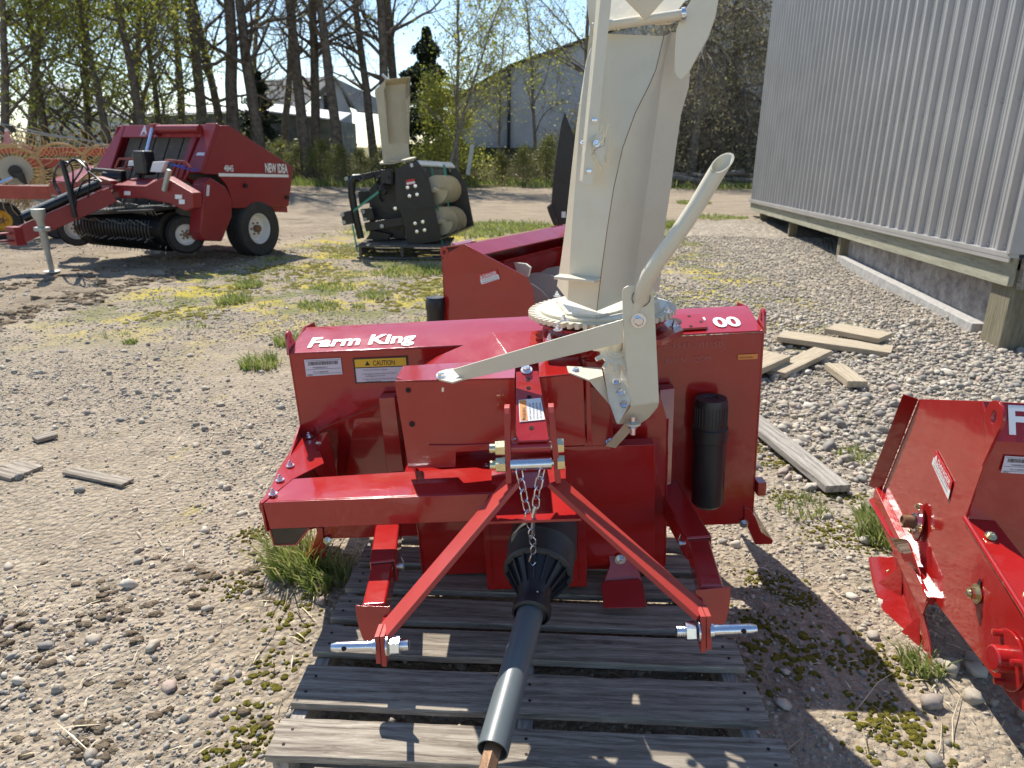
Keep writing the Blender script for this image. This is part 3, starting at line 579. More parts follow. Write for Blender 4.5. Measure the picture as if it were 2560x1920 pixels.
# weeping, twiggy trees right of the chute
weep = [Kind('weeping_tree', BARKG, LBR, seed=q, H=11, r=.26, nb=26, depth=3, twig=8, blen=.42, low=.2, up=.5, droop=.16, leafn=8000, leafs=.06, spread=.3, crook=.06, lean=ln) for q, ln in ((51, (.1, 0)), (52, (-.05, 0)))]
G3 = 'weeping trees behind the log pile'
for i, (bx, tx, Y, sc, lb) in enumerate([(1490, 1560, 33, 1.0, 'drooping twiggy tree with a leaning dark trunk beside the chute'), (1580, 1600, 35, 1.05, 'drooping twiggy tree nearest the metal building corner'), (1640, 1690, 37, 1.1, 'drooping tree half hidden by the metal building'), (1440, 1500, 38, .95, 'drooping tree right behind the tall cream chute')]): px_tree(weep[i % 2], bx, tx, Y, sc, lb, G3)
# log pile
lg = 'logs and branches piled at the yard edge'
for i in range(13):
    x = W0.at(1455+i*14, 398, 'y', 31).x+random.uniform(-.3, .3); y = 30.6+random.uniform(-.5, .9); z = .12+.16*(i % 3)+random.uniform(0, .08); a_ = random.uniform(-.5, .5); L_ = random.uniform(.8, 2.2); d = V((cos(a_), sin(a_), random.uniform(-.12, .15)))*L_/2; r_ = random.uniform(.05, .17)
    m = MB().tube([V((x, y, z))-d, V((x, y, z+random.uniform(-.04, .04))), V((x, y, z))+d], [r_, r_*.95, r_*.85], 9); tag(m.build('log', BARKG, None), label=['first', 'second', 'third', 'fourth', 'fifth', 'sixth', 'seventh', 'eighth', 'ninth', 'tenth', 'eleventh', 'twelfth', 'last'][i]+' weathered log from the left in the pile by the thicket', cat='log', group=lg)
# white warehouse with a sloping roof line
def far(px, py, Y): return W0.at(px, py, 'y', Y)
Yw = 50; rt = bpy.data.objects.new('warehouse', None); COL.objects.link(rt); tag(rt, label='long white warehouse with a dark edged sloping roof behind the bare trees', cat='building')
WALL = simple('white_siding', [(.3, (.42, .43, .46)), (.7, (.55, .56, .58))], 1.2, .7); RDK = simple('dark_trim', [(.3, (.02, .025, .025)), (.7, (.05, .055, .055))], 3)
a0, a1, a2, a3 = far(975, 222, Yw), far(1100, 148, Yw), far(1275, 86, Yw), far(1700, -60, Yw+2)
m = MB().plate([(a0.x, Yw, -.3), (a0.x, Yw, a0.z), (a1.x, Yw, a1.z), (a1.x, Yw, -.3)], (0, .3, 0)); m.build('wall', WALL, rt); MB().plate([(a1.x, Yw-.4, -.3), (a1.x, Yw-.4, a1.z), (a2.x, Yw-.4, a2.z), (a3.x, Yw-.4, a3.z), (a3.x, Yw-.4, -.3)], (0, .3, 0)).build('wall', WALL, rt)
m = MB(); 
for p_, q_ in ((a0, a1), (a1, a2), (a2, a3)): m.beam(V((p_.x-.1, Yw-.45, p_.z+.05)), V((q_.x, Yw-.45, q_.z+.05)), .5, .22)
m.build('roof_edge', RDK, rt); MB().beam((a1.x, Yw-.5, 0), (a1.x, Yw-.5, a1.z), .22, .3, (0, 1, 0)).build('corner_post', RDK, rt)
MB().plate([(a0.x, Yw, a0.z), (a2.x, Yw, a2.z), (a2.x, Yw+20, a2.z), (a0.x, Yw+20, a0.z)], (0, 0, .1)).build('roof', RDK, rt)
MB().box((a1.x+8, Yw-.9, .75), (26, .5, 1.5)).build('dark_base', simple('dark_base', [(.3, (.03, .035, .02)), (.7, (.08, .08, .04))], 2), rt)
# grey roofed barn
rt = bpy.data.objects.new('barn', None); COL.objects.link(rt); tag(rt, label='white walled barn with a grey gable roof behind the slender trees', cat='barn')
RG = simple('grey_shingles', [(.3, (.16, .16, .155)), (.7, (.27, .265, .25))], 3)
pk, el, er, rf, ef = far(727, 171, 50), far(655, 243, 50), far(768, 243, 50), far(560, 178, 57), far(548, 230, 56)
MB().plate([(el.x+.3, 50, -.2), (el.x+.3, 50, el.z), pk, (er.x-.3, 50, er.z), (er.x-.3, 50, -.2)], (0, .3, 0)).build('wall', WALL, rt)
MB().plate([pk+V((0, -.4, .05)), el+V((-.2, -.4, 0)), ef, rf], (0, 0, .12)).build('roof', RG, rt)
MB().plate([pk+V((0, -.4, .05)), er+V((.2, -.4, 0)), er+V((3, 9, 0)), rf+V((1, 2, 0))], (0, 0, .12)).build('roof', RG, rt)
MB().plate([(el.x+.3, 50.3, -.2), (el.x+.3, 50.3, el.z), (ef.x+.3, 56, ef.z), (ef.x+.3, 56, -.2)], (.2, 0, 0)).build('wall', WALL, rt)
for px, py in [(617, 252), (706, 222)]:
    c0 = far(px, py, 53.2 if px < 650 else 49.9); MB().box(c0, (.9 if px < 650 else .4, .12, .4 if px < 650 else .9)).build('window', RDK, rt)
# low shed with a bright roof
rt = bpy.data.objects.new('shed', None); COL.objects.link(rt); tag(rt, label='low shed with a bright white metal roof behind the baler', cat='shed')
MR_ = simple('white_metal_roof', [(.3, (.62, .64, .66)), (.7, (.75, .76, .77))], 2, .5); q0, q1 = far(285, 252, 44), far(560, 240, 44); r0_, r1_ = far(300, 243, 47), far(540, 230, 47)
MB().plate([q0, q1, r1_, r0_], (0, 0, .08)).build('roof', MR_, rt); e0_, e1_ = far(560, 240, 44), far(735, 262, 44); MB().plate([e0_, e1_, e1_+V((0, 3, .5)), e0_+V((0, 3, .5))], (0, 0, .08)).build('roof', MR_, rt)
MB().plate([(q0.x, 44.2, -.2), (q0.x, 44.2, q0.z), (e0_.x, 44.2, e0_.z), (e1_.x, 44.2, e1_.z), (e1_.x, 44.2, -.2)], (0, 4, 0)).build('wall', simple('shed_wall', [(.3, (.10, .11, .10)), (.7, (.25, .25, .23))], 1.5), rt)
g0 = far(95, 220, 50); rt = bpy.data.objects.new('far_house', None); COL.objects.link(rt); tag(rt, label='bright white gable end glimpsed through the left trees', cat='house')
MB().plate([(g0.x-1.2, 50, -.2), (g0.x-1.2, 50, 3.6), (g0.x-.2, 50, 5.3), (g0.x+2.4, 50, 3.3), (g0.x+2.4, 50, -.2)], (0, 6, 0)).build('wall', MR_, rt)
MB().plate([(g0.x-.2, 49.8, 5.35), (g0.x+2.7, 49.8, 3.25), (g0.x+2.7, 56, 3.25), (g0.x-.2, 56, 5.35)], (0, 0, .1)).build('roof', MR_, rt)
for px, py, Y, h in [(553, 300, 33, 1.5)]:
    c0 = far(px, py, Y); tag(MB().lathe([(0, -.6), (.17, -.6), (.17, .55), (.1, .6), (0, .6)], c0, (0, 0, 1), 16).build('green_tank', paint('green_paint', (.02, .12, .04), .5, 0), None), label='small dark green upright tank behind the baler', cat='tank')
# pale leaning road sign among the brush
c0 = far(1013, 345, 27); tag(MB().plate([c0+V((-.12, 0, -.5)), c0+V((.02, 0, -.55)), c0+V((.2, 0, .5)), c0+V((.06, 0, .55))], (0, .02, 0)).build('sign_back', GALV, None), label='thin pale plank leaning in the brush by the white warehouse', cat='plank')
# ================================================================== shared hardware
def bolt_mesh(name, mat, hr, hh, wr, thread=0):
    m = MB(); hexa = [(hr*cos(pi/3*k), hr*sin(pi/3*k)) for k in range(6)]
    m.lathe([(0, 0), (wr, 0), (wr, .0022), (0, .0022)], (0, 0, 0), (0, 0, 1), 20)
    m.add([(x, y, .0022) for x, y in hexa]+[(x, y, .0022+hh) for x, y in hexa]+[(x*.8, y*.8, .0022+hh*1.12) for x, y in hexa], [(i, (i+1) % 6, 6+(i+1) % 6, 6+i) for i in range(6)]+[(6+i, 6+(i+1) % 6, 12+(i+1) % 6, 12+i) for i in range(6)]+[tuple(12+i for i in range(6))])
    if thread: m.lathe([(hr*.55, hh), (hr*.55, hh+thread), (hr*.4, hh+thread+.002), (0, hh+thread+.002)], (0, 0, 0), (0, 0, 1), 12)
    me = bpy.data.meshes.new(name); me.from_pydata(m.v, [], m.f); me.materials.append(mat)
    bm = bmesh.new(); bm.from_mesh(me); bmesh.ops.recalc_face_normals(bm, faces=bm.faces); bm.to_mesh(me); bm.free(); return me
BM = {'z': bolt_mesh('bolt', ZINC, .0095, .009, .0145), 'n': bolt_mesh('bolt', ZINC, .008, .008, .0135, .009), 'y': bolt_mesh('bolt', YZINC, .013, .011, .02, .006)}
def bolt(parent, p, ax=(0, 0, 1), kind='z', s=1.0):
    return link('bolt', BM[kind], parent, V(p), V((0, 0, 1)).rotation_difference(V(ax).normalized()) @ Quaternion((0, 0, 1), random.uniform(0, 1)), s)
def text(s_, parent, p, xd, nrm, size, mat, name='lettering', off=0, shear=0, width=None, spacing=1.0, align='LEFT'):
    c = bpy.data.curves.new(name, 'FONT'); c.body = s_; c.size = size; c.offset = off*size; c.shear = shear; c.space_character = spacing; c.align_x = align; c.resolution_u = 3
    t_ = bpy.data.objects.new('tmp', c); COL.objects.link(t_); bpy.context.view_layer.update()
    me = bpy.data.meshes.new_from_object(t_.evaluated_get(bpy.context.evaluated_depsgraph_get())); bpy.data.objects.remove(t_); bpy.data.curves.remove(c)
    me.name = name; me.materials.clear(); me.materials.append(mat)
    if not len(me.vertices): return None
    xd = V(xd).normalized(); nrm = V(nrm); nrm = (nrm-xd*nrm.dot(xd)).normalized(); yd = nrm.cross(xd)
    sx_ = 1
    if width:
        xs_ = [v.co.x for v in me.vertices]; sx_ = width/(max(xs_)-min(xs_))
    me.transform(Matrix((( *xd*sx_, 0), (*yd, 0), (*nrm, 0), (0, 0, 0, 1))).transposed() if False else Matrix(((xd.x*sx_, yd.x, nrm.x, p[0]), (xd.y*sx_, yd.y, nrm.y, p[1]), (xd.z*sx_, yd.z, nrm.z, p[2]), (0, 0, 0, 1))))
    return link(name, me, parent)
def decal(parent, quad, bands, name='sticker', th=.0012, border=None, label=None):
    """quad: TL,TR,BR,BL ; bands [(v0,v1,mat)] top to bottom"""
    TL, TR, BR, BL = [V(q) for q in quad]; nrm = (BL-TL).cross(TR-TL).normalized(); mats = []; m = MB()
    P = lambda u, v: (TL*(1-u)+TR*u)*(1-v)+(BL*(1-u)+BR*u)*v
    if border: mats.append(border); m.plate([P(0, 0), P(1, 0), P(1, 1), P(0, 1)], nrm*th); e = .03; f = .05
    else: e = f = 0
    for v0, v1, mt in bands:
        if mt not in mats: mats.append(mt)
        m.m = mats.index(mt); a0 = max(v0, f); a1 = min(v1, 1-f); m.plate([P(e, a0), P(1-e, a0), P(1-e, a1), P(e, a1)], nrm*(th*1.6 if border else th))
    o = m.build(name, mats, parent, smooth=False, label=label); return o, P, nrm, (TR-TL).normalized()
def fine_print(parent, P, nrm, rows, mat=None, h=.022, th=.0016, rg=random.Random(3)):
    """rows of tiny unreadable print: (u0,u1,v)"""
    m = MB()
    for u0, u1, v in rows:
        u = u0
        while u < u1:
            l = rg.uniform(.02, .06); e = min(u+l, u1); m.plate([P(u, v), P(e, v), P(e, v+h), P(u, v+h)], nrm*th); u = e+.014
    m.build('small_print', mat or DBLK, parent, smooth=False)
def tri_mark(parent, P, nrm, u, v, du, dv, mat, th=.0017):
    m = MB().plate([P(u, v+dv), P(u+du, v+dv), P(u+du/2, v)], nrm*th); m.build('alert_triangle', mat, parent, smooth=False)
def danger(parent, quad, label='red and white DANGER sticker'):
    o, P, n_, xd = decal(parent, quad, [(0, .48, DRED), (.48, .93, DWH), (.93, 1, DRED)], label=label)
    w_ = (V(quad[1])-V(quad[0])).length; h_ = (V(quad[3])-V(quad[0])).length
    text('DANGER', o, P(.2, .42)+n_*.0015, xd, n_, h_*.42, DWH, off=.02, width=w_*.72)
    tri_mark(o, P, n_, .05, .1, .13, .32, DWH)
    yd = (P(0, 1)-P(0, 0)).normalized()
    text('STAND CLEAR WHEN', o, P(.08, .68)+n_*.0015, xd, n_, h_*.17, DBLK, width=w_*.84); text('MACHINE IN OPERATION', o, P(.08, .88)+n_*.0015, xd, n_, h_*.17, DBLK, width=w_*.84)
def serial(parent, quad, extra='buhler'):
    o, P, n_, xd = decal(parent, quad, [(0, 1, DLAV)], label='pale serial number label with bar lines')
    m = MB(); rg = random.Random(2); u = .1
    while u < .9: wv = rg.choice([.008, .015, .02]); m.plate([P(u, .14), P(u+wv, .14), P(u+wv, .36), P(u, .36)], n_*.0018); u += wv+rg.choice([.01, .016])
    for v in (.07, .60, .88): m.plate([P(.03, v), P(.97, v), P(.97, v+.018), P(.03, v+.018)], n_*.0016)
    m.build('print_lines', DBLK, o, smooth=False); h_ = (V(quad[3])-V(quad[0])).length
    text('*Y500000341*', o, P(.2, .56)+n_*.002, xd, n_, h_*.15, DBLK); text('YSC-4 BS002400', o, P(.2, .82)+n_*.002, xd, n_, h_*.13, DBLK); text(extra, o, P(.04, .98)+n_*.002, xd, n_, h_*.12, DBLK)
def hole(m, P, nrm, r, n=14, asp=1):
    """flat dark disc painted in for the shade inside a round hole; appended with the hole material slot (1)"""
    m.m = 1; u, w_ = perp(V(nrm)); m.add([V(P)+V(nrm).normalized()*.0008+u*cos(2*pi*k/n)*r+w_*sin(2*pi*k/n)*r for k in range(n)], [tuple(range(n))]); m.m = 0
def auger(m, p0, p1, R_, rs, pitch, n=22, hand=1, th=.004):
    """screw flighting on a shaft"""
    p0, p1 = V(p0), V(p1); a = (p1-p0); L_ = a.length; a.normalize(); u, w_ = perp(a); turns = L_/pitch; k = max(8, int(turns*n)); A = []; B_ = []
    for i in range(k+1):
        t_ = i/k; an = hand*2*pi*turns*t_; d = u*cos(an)+w_*sin(an); c0_ = p0+a*(L_*t_); A.append(c0_+d*rs); B_.append(c0_+d*R_)
    m.strip(A, B_, a*th); m.tube([p0, p1], rs, 12); return m

# ================================================================== MAIN SNOW BLOWER
B = Frame((.083, 2.25, .14), -1, -3.5); b = B.at
R0 = B.root('snow_blower', label='red tractor snow blower with tall cream chute standing on a wooden pallet', cat='snow blower', group='red snow blowers')
HW = .775
prof_main = [(0, .055), (0, .752), (.19, .80), (.30, .79), (.50, .40), (.52, .33), (.52, .05)]
mb = MB()
mb.strip([(-HW, 0, .055), (-HW, 0, .752)], [(HW, 0, .055), (HW, 0, .752)], (0, .005, 0))
mb.build('auger_housing', RED, R0, bevel=.001)
mb = MB().strip([(-HW, -.004, .752), (-HW, .14, .783), (-HW, .20, .79), (-HW, .22, .72)], [(HW, -.004, .756), (HW, .14, .787), (HW, .20, .794), (HW, .22, .724)], (0, .002, .005))
mb.build('top_panel', RED, R0, bevel=.002)
# curved inner trough
mb = MB(); A = []; B2 = []
for i in range(13):
    a_ = pi/2+pi*i/12*.62+.3; y_, z_ = .30+.29*cos(a_), .36+.30*sin(a_); A.append((-HW, y_, z_)); B2.append((HW, y_, z_))
mb.strip(A, B2, (0, .004, 0)); mb.build('inner_trough', RED, R0)
for s_ in (-1, 1):
    MB().plate([(s_*HW, y_, z_) for y_, z_ in prof_main], (s_*.006, 0, 0)).build('side_plate', RED, R0, bevel=.0015)
    # lifting ear with a slotted hole
    m = MB(); x0 = s_*(HW+.003); pr = []
    for a_ in range(0, 181, 20): pr.append((x0, .030+.025*cos(radians(a_)), .800+.026*sin(radians(a_))))
    pr += [(x0, -.004, .75), (x0, .08, .765)]
    outer = pr; cyc = V((x0, .030, .798)); ins = [cyc+V((0, .010*cos(q), .016*sin(q))) for q in [2*pi*k/len(outer) for k in range(len(outer))]]
    n_ = len(outer); t_ = s_*.008
    vs = [V(q) for q in outer]+ins; vs += [q+V((t_, 0, 0)) for q in vs]; fs = []
    for i in range(n_):
        j = (i+1) % n_; fs += [(i, j, n_+j, n_+i), (2*n_+i, 3*n_+i, 3*n_+j, 2*n_+j), (i, 2*n_+i, 2*n_+j, j), (n_+i, n_+j, 3*n_+j, 3*n_+i)]
    m.add(vs, fs).build('lifting_ear', RED, R0, bevel=.001)
m = MB(); auger(m, (-HW, .28, .33), (-.1, .28, .33), .17, .03, .26); auger(m, (HW, .28, .33), (.15, .28, .33), .17, .03, .26, hand=-1); m.build('auger', ZINC, R0)
# fan housing: front drum box
fo = [(-.372, .022), (.434, .022), (.434, .54), (.40, .66), (.30, .745), (-.03, .745), (-.20, .70), (-.372, .52)]
m = MB().plate([(x, -.205, z) for x, z in fo], (0, .20, 0)); m.build('fan_housing', RED, R0, bevel=.003)
# shoulders of the drum, top sheet up to the rear edge
q = [b(1045, 746, 'y', -.012), b(1180, 741, 'y', -.012), b(1415, 733, 'y', -.012)]
m = MB().plate([(-.03, -.205, .747), (.30, -.205, .747), (.36, -.02, .80), (-.10, -.02, .80)], (0, 0, -.004)); m.plate([(-.03, -.205, .747), (-.10, -.02, .80), (-.36, -.02, .70), (-.2, -.205, .70)], (0, 0, -.004))
m.build('drum_shoulder', RED, R0, bevel=.002)
m = MB()
for p_, q_ in [((-.37, -.208, .03), (-.37, -.208, .52)), ((.434, -.208, .03), (.434, -.208, .55)), ((-.03, -.207, .747), (.30, -.207, .747)), ((.12, -.208, .34), (.12, -.208, .18))]:
    P = [V(p_).lerp(V(q_), i/14)+V((random.uniform(-.001, .001), 0, random.uniform(-.001, .001))) for i in range(15)]; m.tube(P, [random.uniform(.0018, .0035) for _ in P], 6)
m.build('weld_bead', RED, R0)
# lower front shield boxes beside the PTO
m = MB(); m.plate([(-.15, -.30, .022), (.17, -.30, .022), (.17, -.30, .36), (-.15, -.30, .36)], (0, .095, 0)); m.build('shield_box', RED, R0, bevel=.003)
for x_ in (.145, -.13): MB().tube([(x_, -.302, .05), (x_, -.302, .30)], .002, 5).build('weld_bead', RED, R0)
# frame box (left of the mast) with top flange and holes
y0 = -.385
TL_, TR_, BR_, BL_ = b(852, 823, 'y', y0), b(1112, 816, 'y', y0), b(1112, 1008, 'y', y0), b(882, 1012, 'y', y0)
m = MB().plate([TL_, TR_, b(1112, 967, 'y', y0), b(1068, 971, 'y', y0), b(985, 977, 'y', y0), b(984, 1009, 'y', y0), BL_], (0, .006, 0)); hole(m, b(882, 843, 'y', y0-.001), (0, -1, 0), .0075); hole(m, b(890, 916, 'y', y0-.001), (0, -1, 0), .0085)
m.build('frame_plate', [RED, HOLE], R0, bevel=.0012)
fl = [TL_+V((.03, 0, 0)), TR_, V((TR_.x, -.205, TR_.z)), V((TL_.x-.0, -.24, TL_.z)), V((TL_.x-.0, y0+.03, TL_.z))]
MB().plate(fl, (0, 0, -.006)).build('frame_flange', RED, R0, bevel=.001)
MB().plate([(TL_.x+.002, y0+.006, TL_.z-.004), (TL_.x+.03, y0+.006, .47), (-.374, -.205, .47), (-.374, -.205, .70)], (.004, 0, 0)).build('frame_side_sunblock', RED, R0)  # hidden closing plate, added to keep sun off the pallet boards
MB().plate([(-.373, -.345, .452), (-.08, -.345, .452), (-.08, -.206, .452), (-.373, -.206, .452)], (0, 0, -.005)).build('frame_floor_sunblock', RED, R0)  # hidden floor plate, added for the same block of sun
# right of the mast
TR2 = [b(1165, 814, 'y', y0), b(1245, 806, 'y', y0), b(1260, 815, 'y', y0), b(1265, 962, 'y', y0), b(1190, 965, 'y', y0)]
MB().plate(TR2, (0, .006, 0)).build('frame_plate', RED, R0, bevel=.0012)
z_ = TR2[0].z; MB().plate([TR2[0], TR2[1], V((TR2[1].x+.02, -.205, z_)), V((TR2[0].x, -.205, z_))], (0, 0, -.006)).build('frame_flange', RED, R0, bevel=.001)
q = [b(1262, 830, 'y', -.30), b(1320, 850, 'y', -.30), b(1325, 962, 'y', -.30), b(1262, 964, 'y', -.30)]; MB().plate(q, (0, .09, 0)).build('frame_plate', RED, R0, bevel=.0015)
q = [b(1265, 815, 'y', -.388), b(1275, 815, 'y', -.388), b(1280, 962, 'y', -.388), b(1268, 962, 'y', -.388)]; MB().plate(q, (0, .18, 0)).build('stiffener', RED, R0, bevel=.002)
q = [b(1195, 966, 'y', -.30), b(1322, 962, 'y', -.30), b(1320, 972, 'y', -.30), b(1195, 976, 'y', -.30)]; MB().plate(q, (0, .09, 0)).build('cross_bar', RED, R0, bevel=.002)
# recess under the frame plate and its cross angle
q = [b(925, 962, 'y', -.392), b(985, 962, 'y', -.392), b(1100, 958, 'y', -.392), b(1105, 970, 'y', -.392), b(940, 978, 'y', -.392)]; MB().plate(q, (0, .02, 0)).build('cross_angle', RED, R0, bevel=.002)

# mast bar sloping toward the camera with a row of holes
ma = [b(1115, 803, 'y', -.39), b(1163, 801, 'y', -.39), b(1186, 950, 'y', -.60), b(1114, 953, 'y', -.60)]
nrm = (ma[1]-ma[0]).cross(ma[3]-ma[0]).normalized(); nrm = nrm if nrm.z > 0 else -nrm
m = MB().plate(ma, -nrm*.008)
for px, py in [(1137,822),(1138,841),(1139,861),(1143,927)]:
    t_ = (py-802)/150; c0 = (ma[0]*.5+ma[1]*.5).lerp(ma[2]*.5+ma[3]*.5, t_); hole(m, c0, nrm, .0062)
m.build('mast_bar', [RED, HOLE], R0, bevel=.0012)
m = MB()
for s_ in (0, 1):
    a_, e_ = (ma[0], ma[3]) if not s_ else (ma[1], ma[2]); m.plate([a_-nrm*.008, e_-nrm*.008, e_-nrm*.05, a_-nrm*.02], (.006 if not s_ else -.006, 0, 0))
m.build('mast_flange', RED, R0)
mm_ = lambda u, v: (ma[0].lerp(ma[1], u)).lerp(ma[3].lerp(ma[2], u), v)+nrm*.0012
bolt(R0, mm_(.47, -.015), nrm, 'z', 1.1)
o, P, n_, xd = decal(R0, [mm_(.1, .44), mm_(.93, .42), mm_(.97, .73), mm_(.13, .75)], [(0, 1, DWH)], label='orange and white WARNING sticker')
m = MB().plate([P(.03, .03), P(.33, .03), P(.33, .97), P(.03, .97)], n_*.0018); m.build('orange_band', DORG, o, smooth=False)
dn = (P(0, 1)-P(0, 0)).normalized()
text('WARNING', o, P(.27, .95)+n_*.002, -dn, n_, .0135, DBLK, off=.01, width=.045); tri_mark(o, lambda u, v: P(u, v), n_, .1, .82, .14, .1, DBLK, .0022)
for i, s_ in enumerate(['KEEP CLEAR OF UNIT', 'STOP ENGINE BEFORE', 'SERVICING OR ADJUSTING', 'READ THE OPERATOR MANUAL']): text(s_, o, P(.47+.14*i, .95)+n_*.002, -dn, n_, .0062, DBLK, width=.055)
text('F', o, P(.5, .5), xd, n_, .00001, DBLK) if False else None
# two hitch plates with bent diagonal braces down to the hitch pins
def brace(s_, top, mid, low, end, xo):
    pass
yh = -.60
for s_ in (-1, 1):
    if s_ < 0: tp, bn, lw, en = (1101, 884), (1105, 1045), (822, 1378), (825, 1438)
    else: tp, bn, lw, en = (1185, 882), (1200, 1045), (1523, 1335), (1527, 1408)
    T_ = b(*tp, 'y', yh); Bn = b(*bn, 'y', yh-.02); Lw = b(*lw, 'y', -.885); En = b(*en, 'y', -.905)
    th = .0145*s_
    # upright: plate standing in the y-z plane
    w_ = .050
    pr = [V((T_.x, T_.y+.0, T_.z-.012)), V((T_.x, T_.y+.012, T_.z)), V((T_.x, T_.y+w_-.012, T_.z)), V((T_.x, T_.y+w_, T_.z-.012)), V((Bn.x, Bn.y+w_+.02, Bn.z+.02)), V((Bn.x, Bn.y+w_+.01, Bn.z-.02)), V((Bn.x, Bn.y, Bn.z))]
    m = MB().plate(pr, (th, 0, 0)); m.build('hitch_plate', BRC, R0, bevel=.0022)
    # diagonal flat bar: broad face up
    a_, e_ = V((Bn.x, Bn.y+.025, Bn.z-.004)), V((Lw.x, Lw.y+.025, Lw.z-.004)); d = (e_-a_).normalized(); wv = V((0, 1, .12)); wv = (wv-d*wv.dot(d)).normalized(); n2 = d.cross(wv).normalized(); n2 = n2 if n2.z > 0 else -n2
    m = MB().plate([a_-wv*.028, a_+wv*.040, e_+wv*.040, e_-wv*.028], -n2*.014); m.build('diagonal_brace', BRC, R0, bevel=.0018)
    # vertical end tab, doubled
    for k, dx in enumerate((0, -s_*.0125)):
        x_ = Lw.x+dx+s_*.003; m = MB().plate([V((x_, Lw.y, Lw.z+.004)), V((x_, Lw.y+.052, Lw.z+.0)), V((x_, En.y+.052, En.z-.0-.006*k)), V((x_, En.y+.006, En.z-.008*k))], (s_*.0115, 0, 0)); m.build('pin_tab', BRC, R0, bevel=.0012)
    # hitch pin
    pc = b(*((842, 1394) if s_ < 0 else (1518, 1362)), 'y', -.882); r_ = .0125
    X = V((s_, .0, 0)); p0 = V((Lw.x+s_*.012, pc.y, pc.z))
    m = MB(); m.lathe([(0, -.001), (.0165, -.001), (.0165, .008), (r_, .010), (r_, .092), (r_*.72, .106), (0, .106)], p0, X, 24)
    m.m = 1; m.tube([p0+X*.074+V((0, -r_*.96, .004)), p0+X*.074+V((0, -r_*1.06, .0045))], .0058, 12); m.m = 0
    q0 = p0-X*.034
    m.add(*(lambda hx: ([q0+V((0, .023*cos(pi/3*k+.2), .023*sin(pi/3*k+.2))) for k in range(6)]+[q0-X*.021+V((0, .023*cos(pi/3*k+.2), .023*sin(pi/3*k+.2))) for k in range(6)], [(i, (i+1) % 6, 6+(i+1) % 6, 6+i) for i in range(6)]+[tuple(range(6)), tuple(range(11, 5, -1))]))(0))
    m.lathe([(.024, .004), (.024, 0), (0, 0)], q0+X*.006, X, 20)
    P = [(0.0125+.0007*(i % 2), -.0025*i) for i in range(9)]; m.lathe([(0, 0)]+P+[(0, -.022)], q0-X*.021, X, 16)
    m.build('hitch_pin', [ZINC, HOLE], R0, ang=30)
# cross bolts between the hitch plates
xl, xr = b(1100, 1000, 'y', -.57).x, b(1195, 1000, 'y', -.57).x
for zc, r_, mt, yy in [(b(1140, 966, 'y', -.585).z, .0155, RED, -.585), (b(1140, 1002, 'y', -.605).z, .0165, ZINC, -.605)]:
    MB().lathe([(r_*.6, 0), (r_, 0), (r_, xr-xl-.010), (r_*.6, xr-xl-.010)], (xl+.005, yy, zc), (1, 0, 0), 24).build('cross_sleeve', mt, R0)
    m = MB(); hx = [(cos(pi/3*k+.5)*.0205, sin(pi/3*k+.5)*.0205) for k in range(6)]
    for x0, x1 in ((xl-.008, xl-.032), (xr+.010, xr+.028)):
        m.add([(x0, yy+u, zc+v) for u, v in hx]+[(x1, yy+u*.93, zc+v*.93) for u, v in hx], [(i, (i+1) % 6, 6+(i+1) % 6, 6+i) for i in range(6)]+[tuple(range(6)), tuple(range(11, 5, -1))])
    m.tube([(xl-.02, yy, zc), (xr+.02, yy, zc)], .009, 10)
    m.lathe([(.0125+.0006*(i % 2), -.003*i) for i in range(6)]+[(0, -.016)], (xl-.032, yy, zc), (1, 0, 0), 14)
    m.build('cross_bolt', YZINC, R0)
MB().tube([(xl+.006, -.575, b(1140, 966, 'y', -.585).z+.018), (xl*.5+xr*.5, -.575, b(1140, 966, 'y', -.585).z+.025), (xr-.006, -.575, b(1140, 966, 'y', -.585).z+.018)], .0018, 6).build('retaining_wire', ZINC, R0)
# shelf plate above the PTO
sh = [b(1062, 1058, 'y', -.46), b(1222, 1050, 'y', -.46), b(1256, 1120, 'y', -.625), b(1022, 1128, 'y', -.625)]
MB().plate(sh, (0, 0, -.008)).build('hitch_shelf', RED, R0, bevel=.0012)
MB().plate([b(1062, 1010, 'y', -.384), b(1222, 1005, 'y', -.384), sh[1], sh[0]], (0, .008, 0)).build('shelf_riser', RED, R0)
MB().plate([b(1200, 968, 'y', -.30), b(1415, 960, 'y', -.30), b(1415, 1213, 'y', -.235), b(1245, 1224, 'y', -.235), b(1228, 1120, 'y', -.30)], (0, .05, 0)).build('drum_front_plate', RED, R0, bevel=.002)
# offset beam with top and front faces
zt = .462
fL, fR, rL, rR = b(567, 1086, 'y', -.49), b(1075, 1066, 'y', -.49), b(632, 1034, 'y', -.345), b(1062, 1007, 'y', -.345)
bL, bR = b(583, 1143, 'y', -.49), b(1030, 1126, 'y', -.49)
m = MB().plate([fL, fR, bR, bL], (0, .008, 0)); m.plate([fL+V((0, .008, 0)), fR+V((0, .008, 0)), rR, rL], (0, 0, -.007)); m.build('offset_beam', RED, R0, bevel=.002)
m = MB()
for px, py in [(1127,1036),(908,1040)]: pass
for px, py, k_ in [(1051,1011,'n'),(1051,1040,'n')]:
    t_ = b(px, py, 'z', .452); bolt(R0, t_, (0, 0, 1), 'n', .85)
for px, py in [(668,944),(627,1006),(605,1037),(590,1067)]:
    bolt(R0, b(px, py, 'z', .468), (-.05, 0, 1), 'n', .95)
